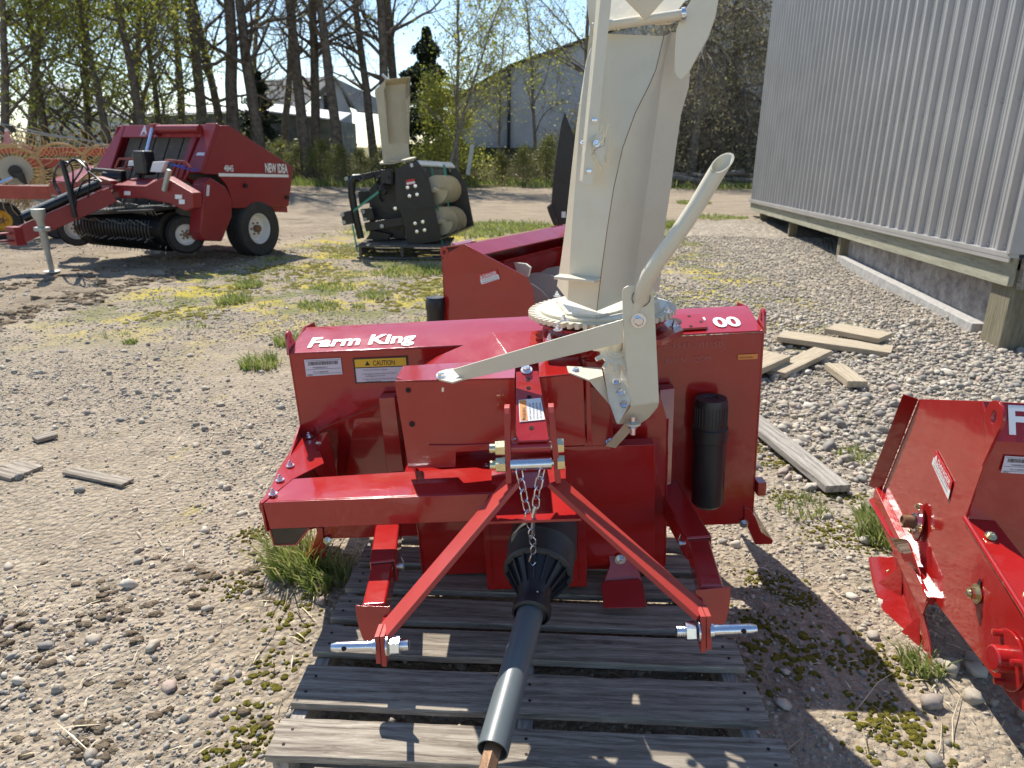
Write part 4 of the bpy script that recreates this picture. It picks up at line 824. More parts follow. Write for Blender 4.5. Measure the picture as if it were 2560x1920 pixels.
# left side bracket plate running back to the housing
zz = .464
m = MB().plate([b(655, 932, 'z', zz), b(682, 945, 'z', zz), b(700, 1000, 'z', zz), b(633, 1034, 'z', zz), b(567, 1086, 'z', zz), b(590, 1040, 'z', zz), b(600, 1015, 'z', zz)], (0, 0, -.006)); m.build('side_bracket', RED, R0, bevel=.0015)
m = MB().plate([b(684, 938, 'z', .47), b(708, 934, 'z', .50), (-.62, -.16, .30), (-.70, -.05, .25), (-.70, -.2, .44)], (0, .006, 0)); m.build('bracket_web', RED, R0)
# chain drive side plate (reaches forward from the housing, seen from outside)
m = MB().plate([(-.785, 0, .10), (-.785, 0, .50), (-.765, -.20, .46), (-.748, -.49, .46), (-.748, -.49, .37), (-.77, -.2, .2)], (.006, 0, 0)); m.build('drive_side_plate', RED, R0, bevel=.001)
m = MB().plate([b(583, 1143, 'y', -.485), b(668, 1140, 'y', -.485), b(640, 1176, 'y', -.45), b(594, 1178, 'y', -.45)], (0, .004, 0)); m.build('channel_end', DRK, R0)  # dark sheet stands in for the shade inside the hollow channel
m = MB(); A_ = [b(583, 1143, 'y', -.486), b(592, 1176, 'y', -.452), b(640, 1176, 'y', -.452), b(668, 1140, 'y', -.486)]
m.tube(A_, .0035, 6); m.build('channel_lip', RED, R0)
MB().lathe([(0, 0), (.018, 0), (.018, .012), (.01, .016), (0, .016)], b(566, 1103, 'x', -.752)+V((0, .03, 0)), (-1, 0, 0)).build('hub_cap', RED, R0)
# lower lift arms: outer square tube + inner tube + rounded end plate
def arm(s_, p0, p1, p2, ew):
    z_ = .285; w1, w2 = .074, .060
    A0, A1, A2 = [b(*p, 'z', z_) for p in (p0, p1, p2)]
    A0.z = A1.z = A2.z = z_-w1/2
    m = MB().beam(A0+V((0, .05, 0)), A1, w1, w1); m.build('outer_tube', RED, R0, bevel=.006)
    d = (A1-A0).normalized(); m = MB().beam(A1+d*.0005, A1+d*.0015, w1-.010, w1-.010); m.build('tube_mouth', HOLE, R0)
    m = MB().beam(A1-d*.01, A2, w2, w2); m.build('inner_tube', RED, R0, bevel=.006)
    # end plate, half round hanging below and leaning
    u = V((0.0, 0, 1)); dz = []; c0 = A2+d*.003; side = V((1, -.35*s_*-1, 0)).normalized()
    side = V((s_*1.0, .10, .0)).normalized()
    pts = [c0+side*(.046*cos(a_))+V((0, .0, .028))+V((0, -.03*sin(a_), -.115*sin(a_))) for a_ in [pi*k/12 for k in range(13)]]
    m = MB().plate(pts, (0, -.008, .004)); m.build('arm_end_plate', RED, R0, bevel=.0015)
    MB().beam(A2+d*.01+V((-s_*.03, 0, -.01)), b(*((825, 1385) if s_ < 0 else (1517, 1345)), 'y', -.85), .03, .012, (1, 0, 0)).build('end_gusset', RED, R0, bevel=.001)
    return A1, d
a1, d1 = arm(-1, (833, 1128), (826, 1212), (806, 1300), 0)
a2, d2 = arm(1, (1443, 1050), (1511, 1160), (1538, 1262), 0)
for A1, s_ in ((a1, 1), (a2, -1)):
    m = MB(); p_ = A1+V((s_*.031, .03, 0)); m.lathe([(0, 0), (.0075, 0), (.0075, .02), (0, .02)], p_, (s_, 0, 0), 12); m.tube([p_+V((s_*.016, 0, .03)), p_+V((s_*.018, 0, .01)), p_+V((s_*.016, 0, -.02)), p_+V((s_*.014, 0, -.03))], .0014, 5); m.tube([p_+V((s_*.016, 0, .03)), p_+V((s_*.022, 0, .012)), p_+V((s_*.02, 0, -.01))], .0014, 5); m.build('lock_pin', ZINC, R0)
# upright stays on the back wall
m = MB().plate([b(818, 860, 'y', -.06), b(852, 858, 'y', -.06), b(872, 1018, 'y', -.10), b(836, 1022, 'y', -.10)], (0, .05, 0)); m.build('upright_stay', RED, R0, bevel=.002)
m = MB().plate([b(1425, 842, 'y', -.06), b(1458, 838, 'y', -.06), b(1450, 1046, 'y', -.13), b(1436, 1050, 'y', -.13)], (0, .05, 0)); m.build('upright_stay', RED, R0, bevel=.002)
m = MB().plate([b(765, 905, 'y', -.002), b(840, 900, 'y', -.002), b(850, 1040, 'y', -.03), b(745, 1045, 'y', -.03)], (0, .002, 0)); m.build('lower_fold', RED, R0)
# back wall fold line
MB().beam((-HW+.02, -.006, .46), (-.372, -.006, .60), .005, .012, (0, 0, 1)).build('wall_crease', RED, R0)
# skid shoes
for pts, px, py in (([(688, 1140), (697, 1140), (703, 1198), (690, 1217), (662, 1216), (652, 1209), (672, 1190), (682, 1160)], 708, 1168), ([(1608, 1096), (1620, 1098), (1632, 1118), (1645, 1150), (1671, 1168), (1668, 1176), (1632, 1177), (1620, 1150), (1608, 1125)], 1607, 1131)):
    MB().plate([b(x_, y_, 'y', -.01) for x_, y_ in pts], (0, .22, 0)).build('skid_shoe', RED, R0, bevel=.003); bolt(R0, b(px, py, 'y', -.01), (0, -1, 0), 'z', 1.1)
MB().box((HW+.022, -.0, .20), (.03, .05, .05)).build('axle_stub', RED, R0, bevel=.003)
# centre skid foot
m = MB(); F_ = [b(1312, 1170, 'y', -.245), b(1368, 1168, 'y', -.245), b(1368, 1205, 'y', -.25), b(1388, 1255, 'y', -.30), b(1304, 1258, 'y', -.30), b(1318, 1222, 'y', -.25)]
m.plate(F_, (0, .008, 0)); G_ = [b(1304, 1255, 'y', -.302), b(1380, 1250, 'y', -.302), b(1389, 1260, 'y', -.31), b(1397, 1312, 'z', .012), b(1304, 1314, 'z', .012), b(1299, 1262, 'y', -.31)]
m.plate(G_, (0, .006, -.006)); m.build('skid_foot', RED, R0, bevel=.002); bolt(R0, b(1340, 1208, 'y', -.256), (0, -1, 0), 'z', 1.25)
# manual canister
ct, cb = b(1541, 866, 'y', -.09), b(1532, 1098, 'y', -.09); cx_ = (ct.x+cb.x)/2; zt_, zb_ = ct.z-.0, cb.z; r_ = .053
m = MB().lathe([(0, 0), (r_*.8, 0), (r_, .012), (r_, (zt_-zb_)*.62), (r_*1.1, (zt_-zb_)*.63), (r_*1.1, (zt_-zb_)*.74), (r_, (zt_-zb_)*.75), (r_, (zt_-zb_)*.96), (r_*.93, (zt_-zb_)), (r_*.5, (zt_-zb_)*1.0), (r_*.42, (zt_-zb_)*.99), (0, (zt_-zb_)*.99)], (cx_, -.062, zb_), (0.0, 0, 1), 36)
for k in range(16):
    a_ = pi+pi*k/15; m.box((cx_+cos(a_)*(r_+.0005), -.062+sin(a_)*(r_+.0005), zb_+(zt_-zb_)*.85), (.002, .002, .07))
m.build('manual_canister', BLK, R0)
# ---- top decals
tz = lambda x_, y_: V((x_, y_, .752+.0075+.004*(x_+.775)/1.55+(y_+.004)*.2153))
tn = V((0, -.21, 1)).normalized(); 
text('Farm King', R0, tz(-.728, .030), (1, 0, .003), tn, .098, DWH, 'lettering', off=.032, shear=.0, width=.36)
text('00', R0, tz(.632, .032), (1, 0, .003), tn, .100, DWH, 'lettering', off=.035, width=.088)
text("'", R0, tz(.60, .05), (1, 0, .003), tn, .08, DWH, 'lettering', off=.02)
m = MB(); zoff = V((0, 0, .004))
ap = [tz(.44, .015), tz(.60, .020), tz(.605, .04), tz(.60, .12), tz(.44, .12)]; m.plate(ap, zoff+V((0, 0, .003)))
hole(m, tz(.50, .07)+V((0, 0, .0075)), tn, .028); 
for x_, y_ in [(.46, .03), (.55, .03), (.45, .10), (.56, .105), (.59, .06)]: hole(m, tz(x_, y_)+V((0, 0, .0075)), tn, .006)
m.build('mounting_pad', [RED, HOLE], R0, bevel=.001)
# caution sticker
o, P, n_, xd = decal(R0, [b(762, 774, 'y', -.003), b(880, 769, 'y', -.003), b(884, 824, 'y', -.003), b(768, 828, 'y', -.003)], [(0, .36, DYEL), (.40, 1, DLAV)], border=DBLK, label='yellow and white CAUTION sticker')
hh = (P(0, 1)-P(0, 0)).length
text('CAUTION', o, P(.36, .31)+n_*.0025, xd, n_, hh*.28, DBLK, off=.012, width=.073); tri_mark(o, P, n_, .21, .12, .1, .18, DBLK, .0026)
for s_, v in [('1. Keep all shields in place.', .5), ('2. Disengage all power when servicing or', .66), ('    unplugging machine.', .745), ('3. Keep hands and clothing away from all', .87), ('    moving parts.', .95)]: text(s_, o, P(.14, v-.0)+n_*.0025, xd, n_, hh*.082, DBLK, width=(P(1, 0)-P(0, 0)).length*(.0155*len(s_)+.02))
serial(R0, [b(657, 777, 'y', -.003), b(736, 773, 'y', -.003), b(740, 808, 'y', -.003), b(662, 813, 'y', -.003)])
o, P, n_, xd = decal(R0, [b(1594, 766, 'y', -.003), b(1637, 764, 'y', -.003), b(1636, 775, 'y', -.003), b(1594, 777, 'y', -.003)], [(0, 1, DORG)], label='small orange MADE IN CANADA sticker'); text('MADE IN CANADA', o, P(.08, .75)+n_*.002, xd, n_, .008, DBLK, width=.042)
STN = paint('stencil_marks', (.50, .13, .12), .4, .3, .1, peel=0)
text("F 1543 - 01' SB", R0, b(1434, 755, 'y', -.003), (1, 0, .01), (0, -1, 0), .026, STN, 'stencil_lettering', width=.19); text('REV N   QDM', R0, b(1437, 785, 'y', -.003), (1, 0, .01), (0, -1, 0), .026, STN, 'stencil_lettering', width=.145)

# ---- chute base: red collar, gear ring
gc = V((.252, -.035, .862))
MB().lathe([(.175, -.12), (.18, -.12), (.18, -.035), (.205, -.03), (.205, -.022), (.17, -.022)], gc, (0, 0, 1), 48).build('chute_collar', RED, R0, bevel=.001)
rb_ = [(-.19, -.21), (-.19, .0), (.02, .12), (.235, .0), (.235, -.12), (.15, -.23), (-.12, -.245)]
MB().plate([gc+V((x_, y_, -.065)) for x_, y_ in rb_], (0, 0, .02)).build('collar_plate', RED, R0, bevel=.002)
m = MB(); nt_ = 58; pts = []
for k in range(nt_):
    a0 = 2*pi*k/nt_; st = 2*pi/nt_
    if 8 < (k*360/nt_ % 360) < 34:     # cut-out at the back right
        r1 = .226; pts += [(r1-.0, a0), (r1, a0+st*.5)]
    else: pts += [(.211, a0), (.211, a0+st*.42), (.232, a0+st*.48), (.232, a0+st*.94)]
out = [gc+V((r1*cos(a_), r1*sin(a_), -.008)) for r1, a_ in pts]; n_ = len(out); inn = [gc+V((.15*cos(a_), .15*sin(a_), -.008)) for r1, a_ in pts]
up_ = V((0, 0, .014)); vs = out+inn+[q+up_ for q in out]+[q+up_ for q in inn]
fs = []
for i in range(n_):
    j = (i+1) % n_; fs += [(i, j, n_+j, n_+i), (2*n_+i, 3*n_+i, 3*n_+j, 2*n_+j), (i, 2*n_+i, 2*n_+j, j), (n_+i, n_+j, 3*n_+j, 3*n_+i)]
m.add(vs, fs); m.build('ring_gear', CREAM, R0, ang=20)
MB().lathe([(0, .0062), (.196, .0062), (.197, .015), (.0, .015)], gc, (0, 0, 1), 64).build('chute_flange', CREAM, R0, ang=20)
for px, py in [(1203,632),(1218,685),(1443,666),(1205,705)]: bolt(R0, b(px, py+8, 'z', .877), (0, 0, 1), 'n', .95)
bolt(R0, gc+V((.215, -.08, -.045)), (0, 0, 1), 'n'); bolt(R0, gc+V((-.17, -.17, -.045)), (0, 0, 1), 'n')
# ---- chute
YB = dict()
def c_(x, y, yy): return b(x, y, 'y', yy)
Sm = [c_(1289, 672, -.205), c_(1300, 580, -.205), c_(1311, 500, -.2), c_(1325, 410, -.19), c_(1345, 320, -.17), c_(1372, 245, -.145), c_(1402, 185, -.12), c_(1417, 150, -.105), c_(1434, 78, -.08)]
Lf = [c_(1226, 648, -.155), c_(1231, 560, -.155), c_(1236, 484, -.15), c_(1244, 380, -.14), c_(1250, 290, -.12), c_(1255, 235, -.10), c_(1264, 150, -.08), c_(1270, 125, -.07), c_(1288, 72, -.05)]
Bd = [c_(1368, 640, -.11), c_(1377, 560, -.11), c_(1387, 484, -.105), c_(1399, 400, -.095), c_(1411, 310, -.08), c_(1421, 240, -.07), c_(1429, 175, -.06), c_(1436, 130, -.055), c_(1452, 70, -.05)]
Ro = [c_(1424, 630, .06), c_(1430, 560, .06), c_(1437, 484, .06), c_(1450, 400, .07), c_(1462, 310, .08), c_(1471, 248, .08), c_(1488, 187, .08), c_(1492, 135, .08), c_(1500, 70, .08)]
Lo = [c_(1203, 618, .04), c_(1212, 560, .04), c_(1222, 484, .04), c_(1233, 380, .04), c_(1243, 290, .03), c_(1250, 235, .0), c_(1266, 130, -.0), c_(1272, 110, .0), c_(1284, 62, .0)]
ch = MB().strip(Lf, Sm, (0, .004, 0)).build('chute', CREAM, R0, ang=50, label='tall cream discharge chute')
MB().strip(Sm, Bd, (0, .004, 0)).build('chute_right_panel', CREAM, ch, ang=60)
MB().strip([p+V((.0, .0, 0)) for p in Bd], Ro, (-.003, .002, 0)).build('chute_side_panel', CREAM, ch, ang=60)
MB().strip(Lf, Lo, (.003, 0, 0)).build('chute_side_panel', CREAM, ch, ang=60)
m = MB(); m.tube([p+V((0, -.0008, 0)) for p in Sm], .0011, 5); m.build('panel_seam', RUST, ch)
m = MB()
base = [Lo[0], Lf[0], Sm[0], Bd[0], Ro[0]]
for p_, q_ in zip(base[:-1], base[1:]):
    P = [p_.lerp(q_, i/10)+V((random.uniform(-.0015, .0015), -.004, -.0+random.uniform(-.001, .001))) for i in range(11)]; 
    for z in P: z.z = .880
    m.tube(P, [random.uniform(.004, .0065) for _ in P], 8)
m.build('weld_bead', CREAM, ch)
# small ledge bar near the foot of the chute
MB().beam(c_(1203, 597, -.165), c_(1291, 606, -.225), .045, .009).build('ledge_bar', CREAM, ch, bevel=.002)
# hinge tube and deflector hood
h0, h1 = c_(1280, 60, -.07), c_(1474, 31, -.115)
MB().tube([h0, h1], .0135, 20).build('hinge_tube', CREAM, ch)
ax = (h1-h0).normalized()
m = MB().lathe([(0, .0), (.017, .0), (.0175, .010), (.015, .012), (0, .012)], h1-ax*.002, ax, 28); m.build('hinge_cap', ZINC, ch)
hd_ = [(1461, 62), (1458, 100), (1457, 152), (1463, 167), (1471, 171), (1480, 164), (1489, 152), (1505, 122), (1528, 82), (1543, 38), (1550, 0), (1556, -60), (1500, -90), (1493, 0), (1480, 20), (1470, 40)]
MB().plate([c_(x_, y_, -.098) for x_, y_ in hd_], (.004, .004, 0)).build('deflector_side', CREAM, ch, bevel=.0008)
hl = [(1274, 62), (1268, 120), (1263, 150), (1275, 118), (1290, 70), (1300, 0), (1300, -80), (1260, -60)]
MB().plate([c_(x_, y_, -.045) for x_, y_ in hl], (.004, .004, 0)).build('deflector_side', CREAM, ch)
A_ = [c_(1300, 48, -.06), c_(1305, 10, -.02), c_(1312, -60, .06), c_(1318, -110, .2)]; B_ = [c_(1462, 25, -.10), c_(1490, -12, -.05), c_(1498, -75, .06), c_(1500, -120, .2)]
MB().strip(A_, B_, (0, .004, 0)).build('deflector_hood', CREAM, ch, ang=60)
m = MB().plate([c_(1340, -12, -.14), c_(1352, -12, -.14), c_(1404, 36, -.115), c_(1392, 42, -.115)], (0, .006, 0)); m.plate([c_(1352, -12, -.14), c_(1452, -20, -.12), c_(1402, 36, -.115)], (0, .004, 0)); m.build('deflector_brace', CREAM, ch, bevel=.001)
MB().plate([c_(1305, 56, -.085), c_(1330, 52, -.085), c_(1328, 60, -.085), c_(1309, 68, -.085)], (0, .02, 0)).build('hinge_weld', CREAM, ch); m = MB().plate([c_(1412, 42, -.1), c_(1455, 38, -.1), c_(1452, 50, -.1), c_(1416, 52, -.1)], (0, .02, 0)); m.build('hinge_weld', CREAM, ch)
# control bar (angle) on the front
cb = [c_(1299, -20, -.20), c_(1323, -20, -.20), c_(1280, 396, -.235), c_(1276, 399, -.235), c_(1260, 397, -.235), c_(1258, 392, -.235)]
MB().plate(cb, (0, .005, 0)).build('control_bar', CREAM, ch, bevel=.001)
MB().plate([c_(1299, -20, -.20), c_(1258, 392, -.235), c_(1258, 392, -.235)+V((-.006, .035, 0)), c_(1299, -20, -.20)+V((-.008, .035, 0))], (.004, 0, 0)).build('control_bar_flange', CREAM, ch, bevel=.001)
m = MB(); 
for px, py in [(1284, 260), (1272, 370)]: m.lathe([(0, 0), (.007, 0), (.007, .003), (.004, .004), (0, .004)], c_(px, py, -.237), (0, -1, 0), 12)
m.lathe([(0, 0), (.008, 0), (.008, .004), (.004, .006), (0, .006)], c_(1258, 310, -.215), (-1, -.3, 0), 12); m.build('rivet', ZINC, ch)
pv = c_(1288, 310, -.24)
m = MB().plate([pv+V((-.016, 0, .01)), pv+V((.0, 0, .02)), pv+V((.022, .02, .028)), pv+V((.030, .03, .01)), pv+V((.02, .02, -.06)), pv+V((.008, 0, -.05))], (0, .006, 0))
m.plate([pv+V((.008, .01, .02)), pv+V((.018, .01, .046)), pv+V((.024, .02, .046)), pv+V((.022, .02, .02))], (0, .006, 0)); m.plate([pv+V((.026, .02, .01)), pv+V((.034, .02, .046)), pv+V((.041, .03, .048)), pv+V((.036, .03, .0)), pv+V((.030, .03, -.055)), pv+V((.024, .03, -.04))], (0, .008, 0)); m.build('pivot_lug', CREAM, ch, bevel=.0012)
bolt(ch, pv+V((0, -.004, 0)), (.1, -1, .1), 'z', .62)
m = MB().tube([pv+V((-.016, -.012, -.018)), pv+V((-.006, -.016, -.006)), pv+V((.012, -.014, .004)), pv+V((.020, -.01, .012))], .0017, 6); m.tube([pv+V((.02, -.012, -.006)), pv+V((.0, -.014, -.012)), pv+V((-.014, -.012, -.028)), pv+V((.0, -.01, -.05)), pv+V((.012, -.006, -.07))], .0015, 6); m.build('cotter_pin', YZINC, ch)
# ---- crank bracket
yy = -.45
pl = [(1344, 632), (1347, 623), (1355, 618), (1407, 612), (1412, 614), (1416, 700), (1424, 868), (1361, 878), (1346, 700)]
MB().plate([b(x_, y_, 'y', yy) for x_, y_ in pl], (0, .006, 0)).build('crank_bracket', CREAM, R0, bevel=.002)
MB().plate([b(1362, 878, 'y', yy), b(1424, 868, 'y', yy), b(1421, 880, 'y', yy+.004), b(1402, 903, 'y', yy+.03), b(1383, 916, 'y', yy+.05), b(1334, 917, 'y', yy+.05)], (0, .005, .002)).build('bracket_foot', CREAM, R0, bevel=.0015)
MB().plate([b(1346, 700, 'y', yy+.002), b(1362, 878, 'y', yy+.002), b(1334, 917, 'y', yy+.05), b(1330, 912, 'y', yy+.06), b(1348, 860, 'y', yy+.05)], (.004, .004, 0)).build('bracket_web', CREAM, R0)
zf = TR2[0].z+.003
MB().plate([b(1224, 794, 'z', zf), b(1300, 798, 'z', zf), b(1303, 815, 'z', zf-.002), b(1272, 824, 'z', zf-.002), b(1228, 807, 'z', zf)], (0, 0, .005)).build('bracket_base', CREAM, R0, bevel=.001)
P1 = [b(1272, 822, 'y', -.395), b(1303, 812, 'y', -.395), b(1316, 866, 'y', -.405), b(1322, 880, 'y', -.41)]
MB().plate(P1, (0, .005, 0)).build('bracket_base_fold', CREAM, R0)
P2 = [b(1302, 790, 'y', -.385), b(1340, 780, 'y', -.385), b(1362, 860, 'y', -.455), b(1360, 873, 'y', -.46), b(1336, 916, 'y', -.47), b(1331, 912, 'y', -.47), b(1315, 866, 'y', -.44)]
MB().plate(P2, (0, .004, -.002)).build('bracket_tongue', CREAM, R0, bevel=.001)
for px, py, yy_ in [(1244,798,-.37),(1331,822,-.42),(1341,845,-.44),(1348,871,-.455)]: bolt(R0, b(px, py+3, 'y', yy_), (0, -.45, .9), 'z', .8)
bolt(R0, b(1379, 692, 'y', yy-.001), (0, -1, 0), 'z', 1.35)
m = MB().tube([b(1367, 900, 'y', -.44), b(1367, 938, 'y', -.44)], .008, 12); m.build('lower_stud', ZINC, R0); bolt(R0, b(1367, 922, 'y', -.44), (0, 0, -1), 'n', .95)
MB().lathe([(0, 0), (.02, 0), (.02, .006), (0, .006)], b(1368, 917, 'y', -.44), (0, 0, 1)).build('washer', CREAM, R0)
# short lower brace to the drum
MB().plate([b(1350, 916, 'y', -.43), b(1372, 922, 'y', -.43), b(1330, 968, 'y', -.31), b(1308, 964, 'y', -.31)], (0, .006, 0)).build('lower_brace', CREAM, R0, bevel=.001)
bolt(R0, b(1318, 955, 'y', -.305), (0, -.5, .8), 'z', .9)
# long strap to the left
MB().plate([b(1346, 690, 'y', -.452), b(1346, 741, 'y', -.452), b(1000, 822, 'y', -.40), b(985, 806, 'y', -.40), b(978, 798, 'y', -.40)], (0, .005, 0)).build('support_strap', CREAM, R0, bevel=.001)
zf = TL_.z+.002
MB().plate([b(942, 812, 'z', zf), b(948, 806, 'z', zf), b(964, 801, 'z', zf), b(980, 799, 'z', zf+.002), b(1000, 822, 'z', zf+.002), b(978, 829, 'z', zf+.004), b(950, 823, 'z', zf), b(943, 818, 'z', zf)], (0, 0, .005)).build('strap_foot', CREAM, R0, bevel=.001)
bolt(R0, b(953, 815, 'z', zf+.006), (0, 0, 1), 'z', 1); MB().tube([b(957, 836, 'y', -.38), b(957, 845, 'y', -.38)], .006, 10).build('bolt_end', ZINC, R0)
# pinion gear and crank
pc = b(1328, 757, 'y', -.408); pa = (b(1384, 645, 'y', -.45)-pc).normalized(); u, w_ = perp(pa)
pts = []; nT = 12
for k in range(nT):
    a0 = 2*pi*k/nT; st = 2*pi/nT; pts += [(.040, a0), (.040, a0+st*.45), (.056, a0+st*.56), (.056, a0+st*.88)]
pts = [pc+(u*cos(a_)+w_*sin(a_))*r1 for r1, a_ in pts]
pa2 = V((.1, -.85, .5)).normalized(); u, w_ = perp(pa2); pts = []
for k in range(nT):
    a0 = 2*pi*k/nT; st = 2*pi/nT
    for r1, f_ in ((.042, 0), (.042, .45), (.060, .56), (.060, .88)): pts.append(pc+(u*cos(a0+st*f_)+w_*sin(a0+st*f_))*r1)
MB().plate(pts, pa2*.012).build('pinion_gear', CREAM, R0, bevel=.0012)
MB().lathe([(.020, .012), (.026, .012), (.026, .016), (.020, .016)], pc, pa2, 24).build('pinion_collar', CREAM, R0)
MB().tube([pc-pa*.01, b(1384, 645, 'y', -.447)], .016, 20).build('crank_shaft', CREAM, R0)
hp = [b(1384, 645, 'y', -.445), b(1390, 622, 'y', -.46), b(1402, 594, 'y', -.475), b(1420, 566, 'y', -.485), b(1444, 533, 'y', -.495), b(1475, 489, 'y', -.5), b(1505, 444, 'y', -.505), b(1530, 402, 'y', -.51), b(1560, 352, 'y', -.515)]
MB().pipe(hp, .0202, .017, 28, face=V((-.25, -1, 1.0))).build('crank_handle', CREAM, R0, label='bent cream crank tube with an open end')
m = MB().lathe([(.0225, 0), (.024, 0), (.024, .001), (.0225, .001)], hp[0]+V((0, -.006, .003)), (0, -1, 0), 24); m.build('tube_socket', HOLE, R0)

# ================================================================== PTO shaft
PT = B.root('pto_shaft', label='black guarded drive shaft with grey plastic tube hanging in front of the red blower', cat='drive shaft')
e0, e1 = b(1150, 1310, 'y', -.66), b(1064, 1622, 'y', -1.06); ad = (e1-e0).normalized()
cA = b(1174, 1168, 'y', -.43); ca = (e0-cA).normalized(); L_ = (e0-cA).length
r1 = .098
m = MB().lathe([(r1*.96, -.06), (r1*.985, -.02), (r1*1.0, .03), (r1*1.02, .036), (r1*1.02, .046), (r1*.99, .05), (r1*.97, L_*.50), (r1*.99, L_*.505), (r1*.95, L_*.53), (r1*.85, L_*.54)], cA, ca, 48); m.build('shield_cone', BLKG, PT)
m = MB().lathe([(r1*.86, L_*.50), (r1*.80, L_*.54), (r1*.52, L_*.74), (r1*.44, L_*.84), (r1*.43, L_*.97), (r1*.52, L_*.99), (r1*.52, L_*1.10), (r1*.45, L_*1.12)], cA, ca, 48)
u, w_ = perp(ca)
for k in range(16):
    a_ = 2*pi*k/16; dd = u*cos(a_)+w_*sin(a_); m.beam(cA+ca*L_*.54+dd*r1*.86, cA+ca*L_*.78+dd*r1*.47, .004, .014, dd)
m.build('shield_ribs', BLK, PT)
r2 = .0345
m = MB().lathe([(r2*1.22, -.035), (r2*1.25, .02), (r2*1.12, .024), (r2*1.04, .026)], e0, ad, 40); m.build('bearing_collar', BLK, PT)
m = MB(); LL = (e1-e0).length; m.lathe([(r2, 0), (r2*1.0, LL), (r2*.92, LL), (r2*.92, LL*.5)], e0, ad, 44); m.build('guard_tube', PVC, PT)
m = MB(); uu, ww = perp(ad); q0 = e1-ad*.1; q1 = e1+ad*.16; hx = [pi/3*k+.3 for k in range(6)]
m.add([q0+(uu*cos(a_)+ww*sin(a_))*.021 for a_ in hx]+[q1+(uu*cos(a_)+ww*sin(a_))*.021 for a_ in hx], [(i, (i+1) % 6, 6+(i+1) % 6, 6+i) for i in range(6)]+[tuple(range(6)), tuple(range(11, 5, -1))]); m.build('inner_shaft', RUST, PT, bevel=.002)
m = MB(); pm = e0+ad*-.005; nv = V((.1, -.75, .65)); nv = (nv-ad*nv.dot(ad)).normalized(); m.m = 0
m.box(pm+nv*r2*1.26, (.02, .004, .026), rot=V((0, 1, 0)).rotation_difference(nv).to_matrix()); 
m.build('symbol_tag', BLK, PT)
m = MB()
for dz in (-.006, .006): m.tube([pm+nv*(r2*1.30)+ad*dz, pm+nv*(r2*1.34)+ad*dz], .003, 8)
m.build('symbol_dots', DLAV, PT)
# ---- safety chain
CH = B.root('safety_chain', label='zinc safety chain hanging from the hitch bolt onto the black shaft guard', cat='chain')
def chain(P, ll=.036, wr=.0105, r_=.0021):
    P = [b(x_, y_, 'y', v) for x_, y_, v in P]; seg = [(q-p).length for p, q in zip(P[:-1], P[1:])]; tot = sum(seg); n = max(2, round(tot/(ll*.80)))
    def at(s_):
        for (p, q), l in zip(zip(P[:-1], P[1:]), seg):
            if s_ <= l or (q-P[-1]).length < 1e-6: return p.lerp(q, s_/l)
            s_ -= l
        return P[-1]
    for i in range(n):
        a_, e_ = at(tot*i/n), at(tot*(i+1)/n); c = (a_+e_)/2; d = (e_-a_).normalized(); u, w_ = perp(d); sd_ = (u if i % 2 else w_); an = radians(40); sd_ = u*cos(an+(pi/2)*(i % 2))+w_*sin(an+(pi/2)*(i % 2))
        pts = []; hl = ll/2-wr
        for k in range(9): a2_ = -pi/2+pi*k/8; pts.append(c+d*(hl+wr*cos(a2_))+sd_*wr*sin(a2_))
        for k in range(9): a2_ = pi/2+pi*k/8; pts.append(c+d*(-hl+wr*cos(a2_))+sd_*wr*sin(a2_))
        MB().tube(pts, r_, 8, closed=True).build('chain_link', ZINC, CH)
chain([(1120, 1012, -.615), (1128, 1050, -.62), (1140, 1110, -.62), (1150, 1160, -.60), (1153, 1195, -.585)])
chain([(1172, 1012, -.615), (1160, 1060, -.62), (1157, 1095, -.62)])
m = MB().tube([b(1158, 1092, 'y', -.62), b(1152, 1110, 'y', -.618), b(1151, 1150, 'y', -.605), b(1150, 1160, 'y', -.60)], [.007, .0065, .005, .0045], 8); m.build('snap_hook', ZINC, CH)
m = MB().tube([b(1155, 1192, 'y', -.59), b(1147, 1200, 'y', -.60), b(1143, 1212, 'y', -.60), b(1150, 1222, 'y', -.60), b(1158, 1215, 'y', -.60)], .0022, 6); m.build('end_hook', ZINC, CH)

# ================================================================== PALLET
PA = Frame((.02, 0, 0), -2.9); 
ct_ = W0.at(662*.864, 1885*.864, 'z', .14)
def pcorner(x, y): return W0.at(x/K, y/K, 'z', .14)
PL = Frame((-.575, 1.31, 0), -2.4); PR = PL.root('pallet', label='weathered grey wooden pallet under the red snow blower', cat='pallet')
